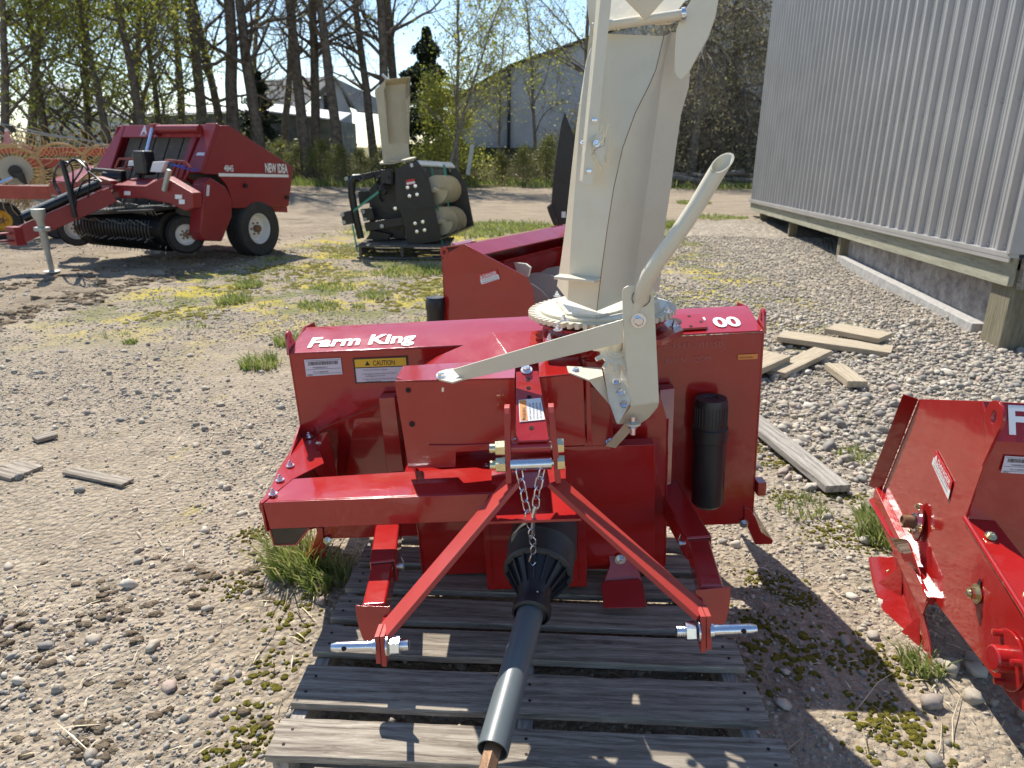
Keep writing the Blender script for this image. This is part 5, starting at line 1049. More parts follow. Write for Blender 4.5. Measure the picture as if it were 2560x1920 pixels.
# local x across the boards, y away; board lengths from the left edge
rows = [(-.004, .112, 0, 1.24, 0), (.160, .305, .005, 1.225, 0), (.357, .476, .0, 1.215, .002), (.513, .631, .008, 1.21, 0), (.672, .785, .01, 1.215, 0), (.82, .93, .015, 1.21, .001), (.97, 1.08, .02, 1.2, 0)]
for k, (y0_, y1_, x0_, x1_, dz) in enumerate(rows):
    m = MB(); n = 26; T0 = []; T1 = []
    for i in range(n+1):
        x_ = x0_+(x1_-x0_)*i/n; w1_ = .0016*math.sin(9*x_+k)+random.uniform(-.0009, .0009); w2_ = .0016*math.sin(7*x_+2*k)+random.uniform(-.0009, .0009)
        if k == 1 and .77 < x_ < .86: w2_ -= .006
        T0.append((x_, y0_+w1_, .14+dz+.0015*math.sin(3*x_+k))); T1.append((x_, y1_+w2_, .14+dz+.0015*math.sin(3*x_+k+1)))
    m.strip(T0, T1, (0, 0, -.021)); o = m.build('deck_board', WG, PR, bevel=.0025)
    o.data.transform(Matrix.Translation((0, 0, 0)))
    m = MB()
    for x_ in (x0_+.035, (x0_+x1_)/2, x1_-.04):
        for f_ in (.3, .7): m.lathe([(.0042, 0), (.0042, .0012), (0, .0014)], (x_+random.uniform(-.008, .008), y0_+(y1_-y0_)*f_, .14+dz-.0008+.0016), (0, 0, 1), 8)
    m.build('nail_heads', HOLE, PR)
for x_ in (.03, .61, 1.17): MB().plate([(x_-.019, .01, .118), (x_-.019, 1.1, .118), (x_-.019, 1.1, .022), (x_-.019, .01, .022)], (.038, 0, 0)).build('stringer', WGY, PR, bevel=.002)
for y_ in (.005, .5, .98): MB().box((.61, y_+.05, .011), (1.2, .1, .02)).build('bottom_board', WG, PR, bevel=.002)
# ================================================================== SECOND SNOW BLOWER (right edge)
CAST = paint('rough_cast_red_paint', (.33, .012, .011), .26, .5, .1, peel=.10, scale=5)
def shift(o, k): o = V(o); return V((0, 0, EYE))+(o-V((0, 0, EYE)))*k
C2 = Frame((1.35, 2.16, 0), -8); c = C2.at
R2 = C2.root('snow_blower', label='red snow blower at the right edge with a ribbed skid shoe facing the pallet', cat='snow blower', group='red snow blowers')
X = 0.0
ear = c(2155, 905, 'x', X); wb = c(2085, 1120, 'x', X); fT = c(1985, 862, 'x', X); fM = c(1905, 1062, 'x', X); tR = c(2120, 866, 'x', X)
armT = c(2212, 1320, 'x', X); bR_ = c(2020, 1300, 'x', X); br2 = c(2190, 1520, 'x', X); br3 = c(2270, 1590, 'x', X)
fl_ = c(1897, 1082, 'x', X)
aT2 = c(2310, 1490, 'x', X)
side = [fT, tR, V((0, ear.y+.03, ear.z-.03)), V((0, ear.y-.0, ear.z-.06)), wb, armT, aT2, c(2330, 1640, 'x', X), br3, br2, bR_, fM]
MB().plate(side, (.006, 0, 0)).build('side_plate', RED, R2, bevel=.0015)
# front edge flange (dark)
fi = c(2012, 862, 'x', X); MB().plate([fT, fT+V((.0, -.02, 0)), c(1934, 1056, 'x', X)+V((0, 0, 0)), fM], (-.004, .0, 0)) 
MB().plate([fT+V((-.002, .0, 0)), fM+V((-.002, 0, 0)), fM+V((-.03, .045, -.0)), fT+V((-.03, .045, 0))], (-.004, 0, 0)).build('front_lip', RED, R2)
# ear
m = MB(); pr = [V((-.003, ear.y+.045*cos(a_), ear.z+.005+.045*sin(a_))) for a_ in [radians(q) for q in range(-60, 230, 20)]]; pr += [V((-.003, ear.y+.0, ear.z-.14))]
n_ = len(pr); cyc = V((-.003, ear.y, ear.z+.005)); ins = [cyc+V((0, .013*cos(q), .020*sin(q))) for q in [radians(-60)+2*pi*k/n_ for k in range(n_)]]
vs = pr+ins; vs += [q+V((-.008, 0, 0)) for q in vs]; fs = []
for i in range(n_):
    j = (i+1) % n_; fs += [(i, j, n_+j, n_+i), (2*n_+i, 3*n_+i, 3*n_+j, 2*n_+j), (i, 2*n_+i, 2*n_+j, j), (n_+i, n_+j, 3*n_+j, 3*n_+i)]
m.add(vs, fs).build('lifting_ear', RED, R2, bevel=.001)
yb = ear.y+.01
WD = 1.2
m = MB().strip([(0, ear.y+.03, ear.z-.075), (0, tR.y, tR.z)], [(WD, ear.y+.03, ear.z-.075), (WD, tR.y, tR.z)], (0, .003, -.005)); m.build('top_panel', RED, R2)
m = MB().strip([(.006, ear.y+.03, ear.z-.075), (.006, wb.y, wb.z), (.006, wb.y+.0, .25)], [(WD, ear.y+.03, ear.z-.075), (WD, wb.y, wb.z), (WD, wb.y, .25)], (0, .005, 0)); m.build('auger_housing', RED, R2)
m = MB().strip([(.006, tR.y, tR.z), (.006, tR.y+.1, tR.z-.12), (.006, tR.y+.15, .4), (.006, tR.y, .22)], [(WD, tR.y, tR.z), (WD, tR.y+.1, tR.z-.12), (WD, tR.y+.15, .4), (WD, tR.y, .22)], (0, -.004, 0)); m.build('inner_trough', RED, R2)
m = MB(); auger(m, (.02, fT.y-.02, .42), (WD, fT.y-.02, .42), .17, .03, .26); m.build('auger', ZINC, R2)
MB().plate([(WD, q.y, q.z) for q in side], (.006, 0, 0)).build('side_plate', RED, R2)
# arm top sheet with bolts
a_, e_ = V((.0, wb.y, wb.z)), V((.0, armT.y, armT.z)); m = MB().plate([a_, aT2, aT2+V((.25, 0, 0)), e_+V((.10, 0, 0)), a_+V((.08, 0, 0))], (0, .002, -.006)); m.build('arm_cover', RED, R2, bevel=.0015)
for px, py in [(2140, 1158), (2216, 1290)]: bolt(R2, c(px, py, 'x', .035), (0, -.45, .9), 'y', .75)
m = MB().tube([wb+V((-.002, 0, .002)), armT+V((-.002, 0, .002)), aT2+V((-.002, 0, .002))], .007, 8); m.build('rolled_edge', RED, R2)
# bottom angle bar
p0, p1 = fM+V((-.012, .005, -.0)), bR_+V((-.012, 0, 0)); m = MB().beam(p0, p1, .028, .032); m.beam(p0+V((-.01, 0, -.03)), p1+V((-.01, 0, -.03)), .006, .06); m.build('edge_bar', RED, R2, bevel=.003)
MB().plate([fl_+V((-.03, .0, 0)), c(1926, 1160, 'x', -.03), c(1962, 1166, 'x', -.03), c(1990, 1240, 'x', -.03), c(2000, 1300, 'x', -.02), bR_, fM], (-.004, 0, 0)).build('bottom_flange', RED, R2)
# skid shoe with two gussets
xs_ = -.05
s0, s1, s2, s3 = c(1880, 1095+98, 'x', xs_), c(1890, 1250-5, 'x', xs_), c(1950, 1425, 'x', xs_), c(2008, 1445, 'x', xs_)
i0, i1, i2 = c(1935, 1190, 'x', 0), c(1985, 1300, 'x', 0), c(2005, 1445, 'x', 0)
A_ = [c(1878, 1202, 'x', -.06), c(1886, 1250, 'x', -.065), c(1915, 1340, 'x', -.065), c(1935, 1410, 'x', -.06), c(1958, 1440, 'x', -.05), c(2008, 1446, 'x', -.03)]
B_ = [c(1930, 1202, 'x', -.005), c(1942, 1250, 'x', -.005), c(1966, 1330, 'x', -.005), c(1985, 1385, 'x', -.005), c(2000, 1410, 'x', -.005), c(2010, 1425, 'x', -.005)]
MB().strip(A_, B_, (-.002, 0, -.012)).build('skid_shoe', CAST, R2, bevel=.002)
MB().plate([c(1925, 1192, 'x', -.006), c(1950, 1192, 'x', -.006), c(1990, 1300, 'x', -.006), c(2010, 1400, 'x', -.006), c(2010, 1448, 'x', -.006), c(1985, 1400, 'x', -.006), c(1945, 1290, 'x', -.006)], (.006, 0, 0)).build('skid_plate', CAST, R2, bevel=.0015)
for q in [[(1893, 1266), (1948, 1226), (1955, 1250), (1948, 1310)], [(1930, 1385), (1985, 1335), (1998, 1360), (1990, 1425)]]:
    xx = [-.06, -.008, -.006, -.01]; MB().plate([c(*q[0], 'x', -.06), c(*q[1], 'x', -.008), c(*q[3], 'x', -.012)], (0, .006, .005)).build('gusset', CAST, R2, bevel=.001)
for px, py in [(1925, 1236), (1974, 1374)]: bolt(R2, c(px, py, 'x', -.012), (-1, -.1, 0), 'y', .95)
ax_ = c(1985, 1128, 'x', -.008)
# bearing plate with rusty axle end
m = MB(); m.plate([ax_+V((0, .062*cos(a_)*(.55+.45*abs(cos(a_))) if False else .038*cos(a_), .066*sin(a_)+.006*cos(a_))) for a_ in [2*pi*k/28 for k in range(28)]], (-.006, 0, 0)); m.build('bearing_plate', RED, R2, bevel=.0015)
m = MB().lathe([(.03, 0), (.03, .012), (.024, .016)], ax_+V((-.004, .0, 0)), (-1, 0, 0), 24); m.build('bearing_housing', ZINC, R2)
m = MB().lathe([(.021, 0), (.021, .045), (.016, .048), (.014, .044), (0, .044)], ax_+V((-.004, 0, 0)), (-1, 0, 0), 24); m.build('axle_end', RUST, R2)
for dy, dz in ((.012, .05), (-.03, -.005), (.02, -.045)): bolt(R2, ax_+V((-.006, dy, dz)), (-1, 0, 0), 'y', .62); 
# adjusting bolt in slot
sb = c(2110, 1282, 'x', -.003)
m = MB().plate([sb+V((0, .010*cos(a_), .008+.040*sin(a_))) for a_ in [2*pi*k/16 for k in range(16)]], (-.001, 0, 0)); m.build('adjusting_slot', HOLE, R2)
bolt(R2, sb, (-1, 0, 0), 'y', 1.35)
hb_ = c(2180, 1425, 'x', -.003)
m = MB().plate([hb_+V((0, .075*cos(a_), .075*sin(a_))) for a_ in [2*pi*k/24 for k in range(24)]], (-.006, 0, 0)); m.lathe([(.034, 0), (.034, .03), (.03, .035), (0, .035)], hb_+V((-.006, 0, 0)), (-1, 0, 0), 24); m.build('hub_plate', RED, R2, bevel=.0015)
for dy, dz in ((.045, .045), (-.05, .03), (-.01, -.06)): m = MB().lathe([(.009, 0), (.009, .02), (0, .022)], hb_+V((-.006, dy, dz)), (-1, 0, 0), 10); m.build('hub_bolt', RED, R2)
danger(R2, [c(2022, 972, 'x', -.003), c(2058, 1040, 'x', -.003), c(2048, 1082, 'x', -.003), c(2013, 1004, 'x', -.003)])
fy = ear.y+.03; 
# F of the maker's name on the top panel and the serial label
tp = lambda u, v: V((u, fy, ear.z-.075)).lerp(V((u, tR.y, tR.z)), v)+V((0, -.0, .004))
nn = (tp(1, 0)-tp(0, 0)).cross(tp(0, 1)-tp(0, 0)).normalized()
text('Farm King', R2, tp(.055, .18), (1, 0, 0), nn, .115, DWH, off=.03, shear=.08, width=.46)
serial(R2, [(.055, fy-.003, ear.z-.115), (.15, fy-.003, ear.z-.115), (.15, fy-.003, ear.z-.165), (.055, fy-.003, ear.z-.165)], 'bühler')

# ================================================================== THIRD SNOW BLOWER (behind the main one)
C3 = Frame((-.1, 4.0, 0), 60); c = C3.at
R3 = C3.root('snow_blower', label='red snow blower behind the pallet one, turned so its auger faces right', cat='snow blower', group='red snow blowers')
pe, pt_, pf, pg = c(960, 545, 'x', 0), c(1004, 528, 'x', 0), c(1138, 598, 'x', 0), c(1160, 690, 'x', 0)
pm_ = c(1150, 622, 'x', 0)
side = [V((0, pe.y+.02, pe.z-.05)), V((0, pe.y-.02, pe.z-.005)), V((0, pt_.y+.03, pt_.z-.01)), pt_, pf, pm_, pg, V((0, pg.y, .25)), V((0, .1, .16)), V((0, .35, .22))]
MB().plate(side, (.006, 0, 0)).build('side_plate', RED, R3, bevel=.0015); W3 = 1.55
MB().plate([(W3, q[1], q[2]) for q in side], (.006, 0, 0)).build('side_plate', RED, R3)
m = MB(); pr = [V((-.002, pe.y+.03*cos(a_), pe.z+.032*sin(a_))) for a_ in [2*pi*k/18 for k in range(18)]]; ins = [V((-.002, pe.y+.012*cos(a_), pe.z+.014*sin(a_))) for a_ in [2*pi*k/18 for k in range(18)]]
vs = pr+ins; vs += [q+V((.008, 0, 0)) for q in vs]; n_ = 18; fs = []
for i in range(n_):
    j = (i+1) % n_; fs += [(i, j, n_+j, n_+i), (2*n_+i, 3*n_+i, 3*n_+j, 2*n_+j), (i, 2*n_+i, 2*n_+j, j), (n_+i, n_+j, 3*n_+j, 3*n_+i)]
m.add(vs, fs).build('lifting_ear', RED, R3)
tz_ = pt_.z
rr_ = V((0, pt_.y+.17, tz_-.03))
MB().strip([(0, rr_.y, rr_.z), (0, pt_.y, tz_), (0, pt_.y-.09, tz_-.055)], [(W3, rr_.y, rr_.z), (W3, pt_.y, tz_), (W3, pt_.y-.09, tz_-.055)], (0, -.001, -.006)).build('top_panel', RED, R3, bevel=.001)
MB().strip([(0, rr_.y, rr_.z), (0, .33, .22)], [(W3, rr_.y, rr_.z), (W3, .33, .22)], (0, -.005, 0)).build('auger_housing', RED, R3)
A = []; B2 = []
for i in range(10): a_ = radians(60+18*i); A.append((.006, .05+.27*cos(a_-.0)*-1*-1, .48+.32*sin(a_))); B2.append((W3, .05+.27*cos(a_), .48+.32*sin(a_)))
MB().strip([(.006, .02, .88), (.006, .20, .80), (.006, .29, .62), (.006, .30, .42), (.006, .2, .26)], [(W3, .02, .88), (W3, .20, .80), (W3, .29, .62), (W3, .30, .42), (W3, .2, .26)], (0, .004, 0)).build('inner_trough', RED, R3)
m = MB(); auger(m, (.02, .0, .52), (W3, .0, .52), .235, .035, .30); m.build('auger', GRYP, R3)
MB().plate([(.32, -.02, .60), (.32, .05, .78), (.34, .15, .82), (.37, .2, .7)], (.012, 0, 0)).build('chute_baffle', RED, R3)
MB().plate([c(1110, 567, 'x', .25), c(1135, 570, 'x', .25), c(1145, 578, 'x', .25), c(1140, 598, 'x', .25), c(1118, 590, 'x', .25)], (.02, 0, 0)).build('cream_bracket', CREAM, R3)
MB().plate([(.3, pt_.y+.17, tz_-.12), (.5, pt_.y+.17, tz_-.12), (.5, pt_.y+.3, tz_-.09), (.3, pt_.y+.3, tz_-.09)], (0, 0, .045)).build('hitch_block', RED, R3)
MB().lathe([(0, 0), (.05, 0), (.055, .02), (.055, .12), (.06, .13), (.06, .18), (.05, .2), (0, .2)], (-.02, pe.y+.06, .45), (0, 0, 1), 24).build('manual_canister', BLK, R3)
danger(R3, [c(1033, 593, 'x', -.004), c(1073, 582, 'x', -.004), c(1080, 604, 'x', -.004), c(1041, 616, 'x', -.004)])

# ================================================================== BLACK SNOW BLOWER on a pallet
SX = .31343/K; 
def d_(x, y): return (820/K+x*SX, 160/K+y*SX)
Sb = Frame((-1.6, 10.55, 0), 0); s_at = lambda x, y, v=0: Sb.at(*d_(x, y), 'y', v)
R4 = Sb.root('black_snow_blower', label='black two auger snow blower with a cream chute strapped to a far pallet', cat='snow blower')
front = [(535, 840), (700, 760), (800, 890), (850, 1130), (900, 1410), (640, 1455), (590, 1215), (575, 1175), (540, 1155)]
MB().plate([s_at(*q, -.35) for q in front], (0, .03, 0)).build('side_plate', BLKP, R4, bevel=.006)
MB().beam(s_at(580, 1175, -.36), s_at(852, 1150, -.36), .012, .02).build('plate_seam', BLKP, R4)
Tf = s_at(700, 762, -.35); Tr = s_at(1010, 805, .75)
back = [s_at(x_, y_, .75) for x_, y_ in [(1010, 810), (1100, 950), (1165, 1290), (990, 1370), (880, 1000)]]
MB().plate(back, (0, .03, 0)).build('side_plate', BLKP, R4, bevel=.006)
MB().plate([s_at(680, 765, -.35), s_at(715, 800, -.35), s_at(1015, 820, .75), s_at(985, 785, .75)], (0, 0, -.02)).build('top_panel', GALV, R4)
MB().plate([s_at(690, 800, -.3), s_at(960, 820, .75), s_at(960, 1340, .75), s_at(800, 1400, -.3), s_at(650, 1100, -.3)], (.02, .0, 0)).build('housing_back', BLKP, R4)
MB().plate([s_at(890, 1405, -.34), s_at(1165, 1290, .76), s_at(1100, 1330, .76), s_at(640, 1455, -.34)], (0, 0, .02)).build('housing_floor', BLKP, R4)
for (x0, y0_), (x1, y1_) in [((840, 1005), (985, 995)), ((885, 1255), (1030, 1240))]:
    m = MB(); auger(m, s_at(x0, y0_, -.28), s_at(x1, y1_, .70), .20, .035, .27, 22, 1, .006); m.build('auger', TAN, R4)
for x_, y_ in [(635, 985), (697, 973), (650, 1052), (711, 1041), (695, 1271), (757, 1259), (709, 1336), (771, 1325), (536, 1152)]: MB().lathe([(0, 0), (.024, 0), (.024, .012), (0, .014)], s_at(x_, y_, -.352), (0, -1, 0), 10).build('bolt', ZINC, R4)
decal(R4, [s_at(622, 925, -.356), s_at(690, 915, -.356), s_at(694, 955, -.356), s_at(628, 967, -.356)], [(0, .5, DRED), (.5, .9, DWH), (.9, 1, DRED)], th=.004, label='small red and white warning sticker')
decal(R4, [s_at(654, 795, -.356), s_at(676, 790, -.356), s_at(680, 820, -.356), s_at(660, 824, -.356)], [(0, 1, DLAV)], th=.004)
# chute
m = MB(); O = lambda x_, y_, v=0: s_at(x_, y_, v)
m.plate([O(480, 640, -.05), O(640, 632, -.05), O(652, 745, -.05), O(490, 790, -.05)], (0, .01, 0)); m.plate([O(445, 150, .10), O(630, 145, .10), O(650, 640, .10), O(475, 660, .10)], (0, .01, 0)); m.build('chute', TAN, R4)
m = MB().plate([O(375, 205, -.05), O(455, 130, -.05), O(460, 190, -.05), O(445, 230, -.05), O(455, 300, -.05), O(490, 790, -.05), O(440, 790, -.05), O(390, 320, -.05), O(372, 240, -.05)], (0, .012, 0)); m.plate([O(455, 130, -.05), O(445, 230, -.05), O(455, 300, -.05), O(480, 640, -.05), O(480, 640, .14), O(450, 150, .14)], (.008, 0, 0)); m.build('chute_side', TAN, R4)
m = MB().plate([O(655, 105, -.05), O(650, 230, -.05), O(622, 280, -.05), O(650, 640, -.05), O(640, 640, .14), O(620, 145, .14)], (.008, 0, 0)); m.build('chute_side', TAN, R4)
m = MB().plate([O(450, 130, -.05), O(655, 105, -.05), O(620, 170, .14), O(460, 180, .14)], (0, .0, .01)); m.plate([O(450, 130, -.05), O(655, 105, -.05), O(650, 125, -.2), O(470, 145, -.2)], (0, 0, .006)) if False else None; m.build('chute_cap', TAN, R4)
MB().tube([O(435, 85, .05), O(475, 125, .0)], .018, 10).build('cap_rod', GALV, R4)
m = MB().plate([O(410, 790, -.1), O(530, 785, -.1), O(700, 745, -.02), O(690, 740, .25), O(430, 770, .25)], (0, 0, -.02)); m.lathe([(.14, -.02), (.18, -.02), (.18, .01), (.14, .01)], O(560, 770, .05), (0, 0, 1), 20); m.build('chute_base', TAN, R4)
# hitch frame: bent tube, plates, beams
m = MB(); m.tube([O(265, 930, -.3), O(245, 905, -.3), O(215, 905, -.3), O(190, 950, -.3), O(188, 1030, -.3), O(205, 1130, -.3), O(230, 1250, -.3), O(262, 1390, -.3)], .052, 16); m.build('hitch_tube', BLKP, R4)
m = MB().beam(O(150, 930, .35), O(430, 870, .35), .06, .09); m.build('upper_beam', BLKP, R4, bevel=.005)
MB().plate([O(135, 900, .3), O(190, 885, .3), O(215, 950, .3), O(160, 990, .3)], (0, .03, 0)).build('hitch_plate', BLKP, R4)
MB().plate([O(100, 1185, -.32), O(210, 1160, -.32), O(230, 1270, -.32), O(120, 1288, -.32)], (0, .03, 0)).build('hitch_plate', BLKP, R4, bevel=.004); MB().plate([O(258, 1155, -.2), O(350, 1145, -.2), O(370, 1240, -.2), O(285, 1255, -.2)], (0, .03, 0)).build('hitch_plate', BLKP, R4, bevel=.004)
MB().beam(O(300, 1300, -.25), O(600, 1250, -.25), .1, .12).build('lower_beam', BLKP, R4, bevel=.005)
MB().plate([O(330, 1000, .05), O(440, 880, .05), O(560, 850, .05), O(620, 1400, .05), O(330, 1370, .05)], (0, .3, 0)).build('gear_case', BLKP, R4, bevel=.01)
MB().plate([O(240, 1020, .2), O(360, 1010, .2), O(370, 1100, .2), O(250, 1120, .2)], (0, .03, 0)).build('rear_plate', BLKP, R4)
for x_, y_, v in [(114, 1202, -.33), (127, 1262, -.33), (278, 1180, -.21), (296, 1240, -.21), (430, 1293, -.32), (146, 915, .28)]: MB().lathe([(0, 0), (.028, 0), (.028, .01), (0, .012)], O(x_, y_, v), (0, -1, 0), 12).build('bolt', GALV, R4)
rg = random.Random(9)
for k in range(9):
    a0 = O(rg.uniform(360, 470), rg.uniform(850, 980), -.1); P = [a0]; 
    for i in range(5): P.append(P[-1]+V((rg.uniform(-.08, .1), rg.uniform(-.05, .05), rg.uniform(-.1, .08))))
    MB().tube(P, .011, 6).build('hydraulic_hose', BLKP, R4)
MB().box(O(470, 900, -.1), (.16, .14, .2)).build('valve_block', BLKP, R4, bevel=.01)
MB().plate([O(350, 1330, -.1), O(500, 1360, -.1), O(480, 1400, -.1), O(300, 1400, -.1)], (0, .2, 0)).build('foot', BLKP, R4)
# straps
ST = []
m = MB().strip([O(205, 1160, -.4), O(400, 1010, -.33)], [O(200, 1185, -.4), O(405, 1030, -.33)], (0, -.003, 0)); m.build('tie_strap', STRAP, R4)
m = MB().strip([O(915, 800, .3), O(925, 880, .3), O(928, 965, .25)], [O(935, 805, .3), O(948, 880, .3), O(948, 965, .25)], (0, -.003, 0)); m.build('tie_strap', STRAP, R4)
for q in ([(820, 790, .1), (835, 890, .05)], [(868, 1080, -.1), (878, 1170, -.1)], [(955, 1080, .2), (965, 1160, .2)], [(905, 1350, -.1), (915, 1480, -.3)], [(195, 1280, -.4), (235, 1500, -.45)]): MB().strip([O(*q[0])+V((-.012, 0, 0)), O(*q[1])+V((-.012, 0, 0))], [O(*q[0])+V((.012, 0, 0)), O(*q[1])+V((.012, 0, 0))], (0, -.003, 0)).build('tie_strap', STRAP, R4)
# far pallet
Fp = Frame((-1.6, 10.55, 0), 0); RP = Fp.root('pallet', label='dark wooden pallet under the black snow blower', cat='pallet')
p0, p1 = s_at(225, 1440, -.5), s_at(905, 1440, -.5); zt4 = p0.z; xr_ = s_at(990, 1400, .5).x
DKW = wood('dark_pallet_wood', (.05, .045, .04), (.11, .10, .09), (.2, .18, .16))
for k in range(6): MB().box(((p0.x+p1.x)/2+.05, -.48+k*.19, zt4-.02), (p1.x-p0.x+.1, .13, .022)).build('deck_board', DKW, RP)
for k in range(3): MB().box((p0.x+.05+k*(p1.x-p0.x-.02)/2, 0, zt4/2), (.04, 1.0, zt4-.07)).build('stringer', DKW, RP)
for k in range(3): MB().box(((p0.x+p1.x)/2+.05, -.47+k*.45, .014), (p1.x-p0.x+.1, .1, .02)).build('bottom_board', DKW, RP)

# ================================================================== BLACK BLADE standing behind the chute
Cb = Frame((.5, 8.0, 0), 0); c = lambda x, y, v=0: Cb.at(x, y, 'y', v)
R5 = Cb.root('snow_pusher_blade', label='tall pointed black steel blade standing half hidden behind the cream chute', cat='blade')
pl = [(1220, 241), (1242, 300), (1262, 380), (1275, 470), (1275, 500), (1207, 500), (1206, 489), (1195, 450), (1191, 440), (1196, 380), (1204, 320), (1212, 270)]
MB().plate([c(*q) for q in pl]+[], (0, .05, 0)).build('blade_plate', BLKP, R5, bevel=.004)
MB().plate([c(1182, 448, -.05), c(1192, 440, -.05), c(1205, 487, -.05), c(1196, 487, -.05), c(1186, 462, -.05)], (0, .12, 0)).build('side_bracket', BLKP, R5)
MB().plate([c(1207, 488, -.02), c(1275, 488, -.02), c(1275, 700, -.02), c(1207, 700, -.02)], (0, .4, 0)).build('blade_foot', BLKP, R5)
decal(R5, [c(1213, 457, -.004), c(1222, 457, -.004), c(1222, 470, -.004), c(1213, 470, -.004)], [(0, 1, DLAV)], th=.004)
MB().beam(c(1202, 392, -.006), c(1246, 392, -.006), .01, .02).build('seam_rib', BLKP, R5)

# ================================================================== LOOSE BOARDS
def board(px4, z1, th, mat, label, z=None, name='board'):
    P = [W0.at(*q, 'z', z1) for q in px4]; o = MB().plate([p for p in P], (0, 0, -th)).build(name, mat, None, bevel=.004, label=label, cat='board'); return o
def board2(a, b_, w_, z1, th, mat, label, tilt=(0, 0), side=1):
    """a, b: picture points of the ends of the near top edge"""
    A_, B_ = W0.at(*a, 'z', z1+tilt[0]), W0.at(*b_, 'z', z1+tilt[1]); d = (B_-A_); L_ = d.length; ux = d.normalized(); uy = V((-ux.y, ux.x, 0)).normalized()*side; uz = ux.cross(uy)*side
    m = MB(); n = 10; T0 = [V((L_*i/n, random.uniform(-.0015, .0015), 0)) for i in range(n+1)]; T1 = [V((L_*i/n+random.uniform(-.001, .001), w_+random.uniform(-.002, .002), 0)) for i in range(n+1)]
    m.strip(T0, T1, (0, 0, -th)); o = m.build('board', mat, None, bevel=.003, label=label, cat='board', group='loose boards lying on the gravel')
    yv = uy; zv = ux.cross(yv); 
    if zv.z < 0: zv = -zv
    o.matrix_world = Matrix(((ux.x, yv.x, zv.x, A_.x), (ux.y, yv.y, zv.y, A_.y), (ux.z, yv.z, zv.z, A_.z), (0, 0, 0, 1))); return o
board2((1679, 727), (1925, 762), .25, .075, .042, WT, 'longest of the crossed boards by the red blower, lying under another', tilt=(0, -.01))
board2((1781, 709), (1899, 731), .28, .115, .04, WT, 'short board lying on top of the long crossed board')
board2((1618, 808), (1708, 769), .3, .075, .045, WT, 'board with a cut end poking out beside the red blower', tilt=(-.01, .02))
board2((1697, 806), (1798, 757), .14, .055, .04, WT, 'narrow split board with an orange stain between two others', tilt=(-.02, .02))
o = board2((1832, 823), (1876, 824), .42, .055, .045, WTY, 'short upright facing board end below the crossed boards')
board2((1785, 1050), (1839, 1047), 1.3, .05, .035, WGY, 'long weathered grey board pointing away from the pallet')
board2((133, 1020), (262, 1047), .07, .018, .014, WG, 'bark edged board scrap lying alone on the left dirt')
board2((80, 950), (125, 938), .08, .022, .02, WG, 'small grey wood splinter nearest the top left ground')
board2((-30, 1020), (22, 1034), .16, .022, .018, WG, 'broken board end cut off by the left picture edge')
# ================================================================== ROUND BALER
BL = Frame((-4.6, 10.4, 0), -25)
def q_(x, y): return (x*.34358/K, (280+y*.34358)/K)
bx = lambda x, y, X=1.0: BL.at(*q_(x, y), 'x', X)
by = lambda x, y, Y=-1.1: BL.at(*q_(x, y), 'y', Y)
RB = BL.root('round_baler', label='dusty red round hay baler with white stripe and black belts', cat='baler')
side = [bx(1600, 97), bx(1668, 97), bx(2128, 398), bx(2132, 430), bx(2102, 685), bx(1690, 700), bx(1688, 640), bx(1655, 540), bx(1588, 455), bx(1480, 448)]
f0 = -.12
sp = [(p.y, p.z) for p in side]
MB().plate([(1.0, y_, z_) for y_, z_ in sp], (-.03, 0, 0)).build('side_panel', RED2, RB, bevel=.01)
MB().plate([(-.95, y_, z_) for y_, z_ in sp], (.03, 0, 0)).build('side_panel', RED2, RB, bevel=.01)
yf, zt_ = sp[1]; yr, zr = sp[2]
MB().plate([(-.92, yf-.0, zt_-.02), (.97, yf-.0, zt_-.02), (.97, yr, zr-.02), (-.92, yr, zr-.02)], (0, 0, -.03)).build('roof', RED2, RB)
MB().plate([(-.92, yr, zr-.03), (.97, yr, zr-.03), (.97, sp[4][0], sp[4][1]), (-.92, sp[4][0], sp[4][1])], (0, -.03, 0)).build('tailgate', RED2, RB)
# front frame around the belts, leaning like the side panel edge
ytop, ztop, ybot, zbot = sp[0][0], sp[0][1], sp[9][0], sp[9][1]
def fr(x, t_): return V((x, ytop+(ybot-ytop)*t_, ztop+(zbot-ztop)*t_))
n3 = V((0, -1, .35)).normalized()
MB().plate([fr(-.80, 0), fr(.97, 0), fr(.97, .27), fr(-.88, .27)], n3*.03).build('front_top_rail', RED2, RB, bevel=.008)
MB().plate([fr(-.80, 0), fr(-.74, 0), fr(-.70, 1.0), fr(-1.02, 1.0), fr(-.95, .6)], n3*.035).build('front_post', RED2, RB, bevel=.008)
MB().plate([fr(.62, .27), fr(.72, .27), fr(.70, 1.15), fr(.60, 1.15)], n3*.05).build('front_post', RED2, RB, bevel=.008)
MB().plate([fr(.80, -.02), fr(1.0, -.02), fr(1.0, 1.0), fr(.74, 1.02)], n3*.05).build('front_post', RED2, RB, bevel=.01)
for i in range(5):
    x0 = -.70+i*.265; MB().plate([fr(x0, .2)+V((0, .08, 0)), fr(x0+.24, .2)+V((0, .08, 0)), fr(x0+.24, 1.9)+V((0, .12, 0)), fr(x0, 1.9)+V((0, .12, 0))], (0, .01, 0)).build('belt', RUB, RB)
MB().plate([(-.9, .1, 1.6), (.95, .1, 1.6), (.95, .1, .5), (-.9, .1, .5)], (0, .02, 0)).build('chamber_wall', BLKP, RB)
MB().tube([fr(-.02, .14)+n3*.1, fr(.80, .14)+n3*.1], .055, 16).build('top_tube', RED2, RB)
m = MB().box(fr(-.02, .14)+n3*.1, (.09, .12, .14)); m.build('cylinder_lug', RED2, RB, bevel=.01)
h0, h1 = fr(-.02, .14)+n3*.14, by(1060, 330, -.75)
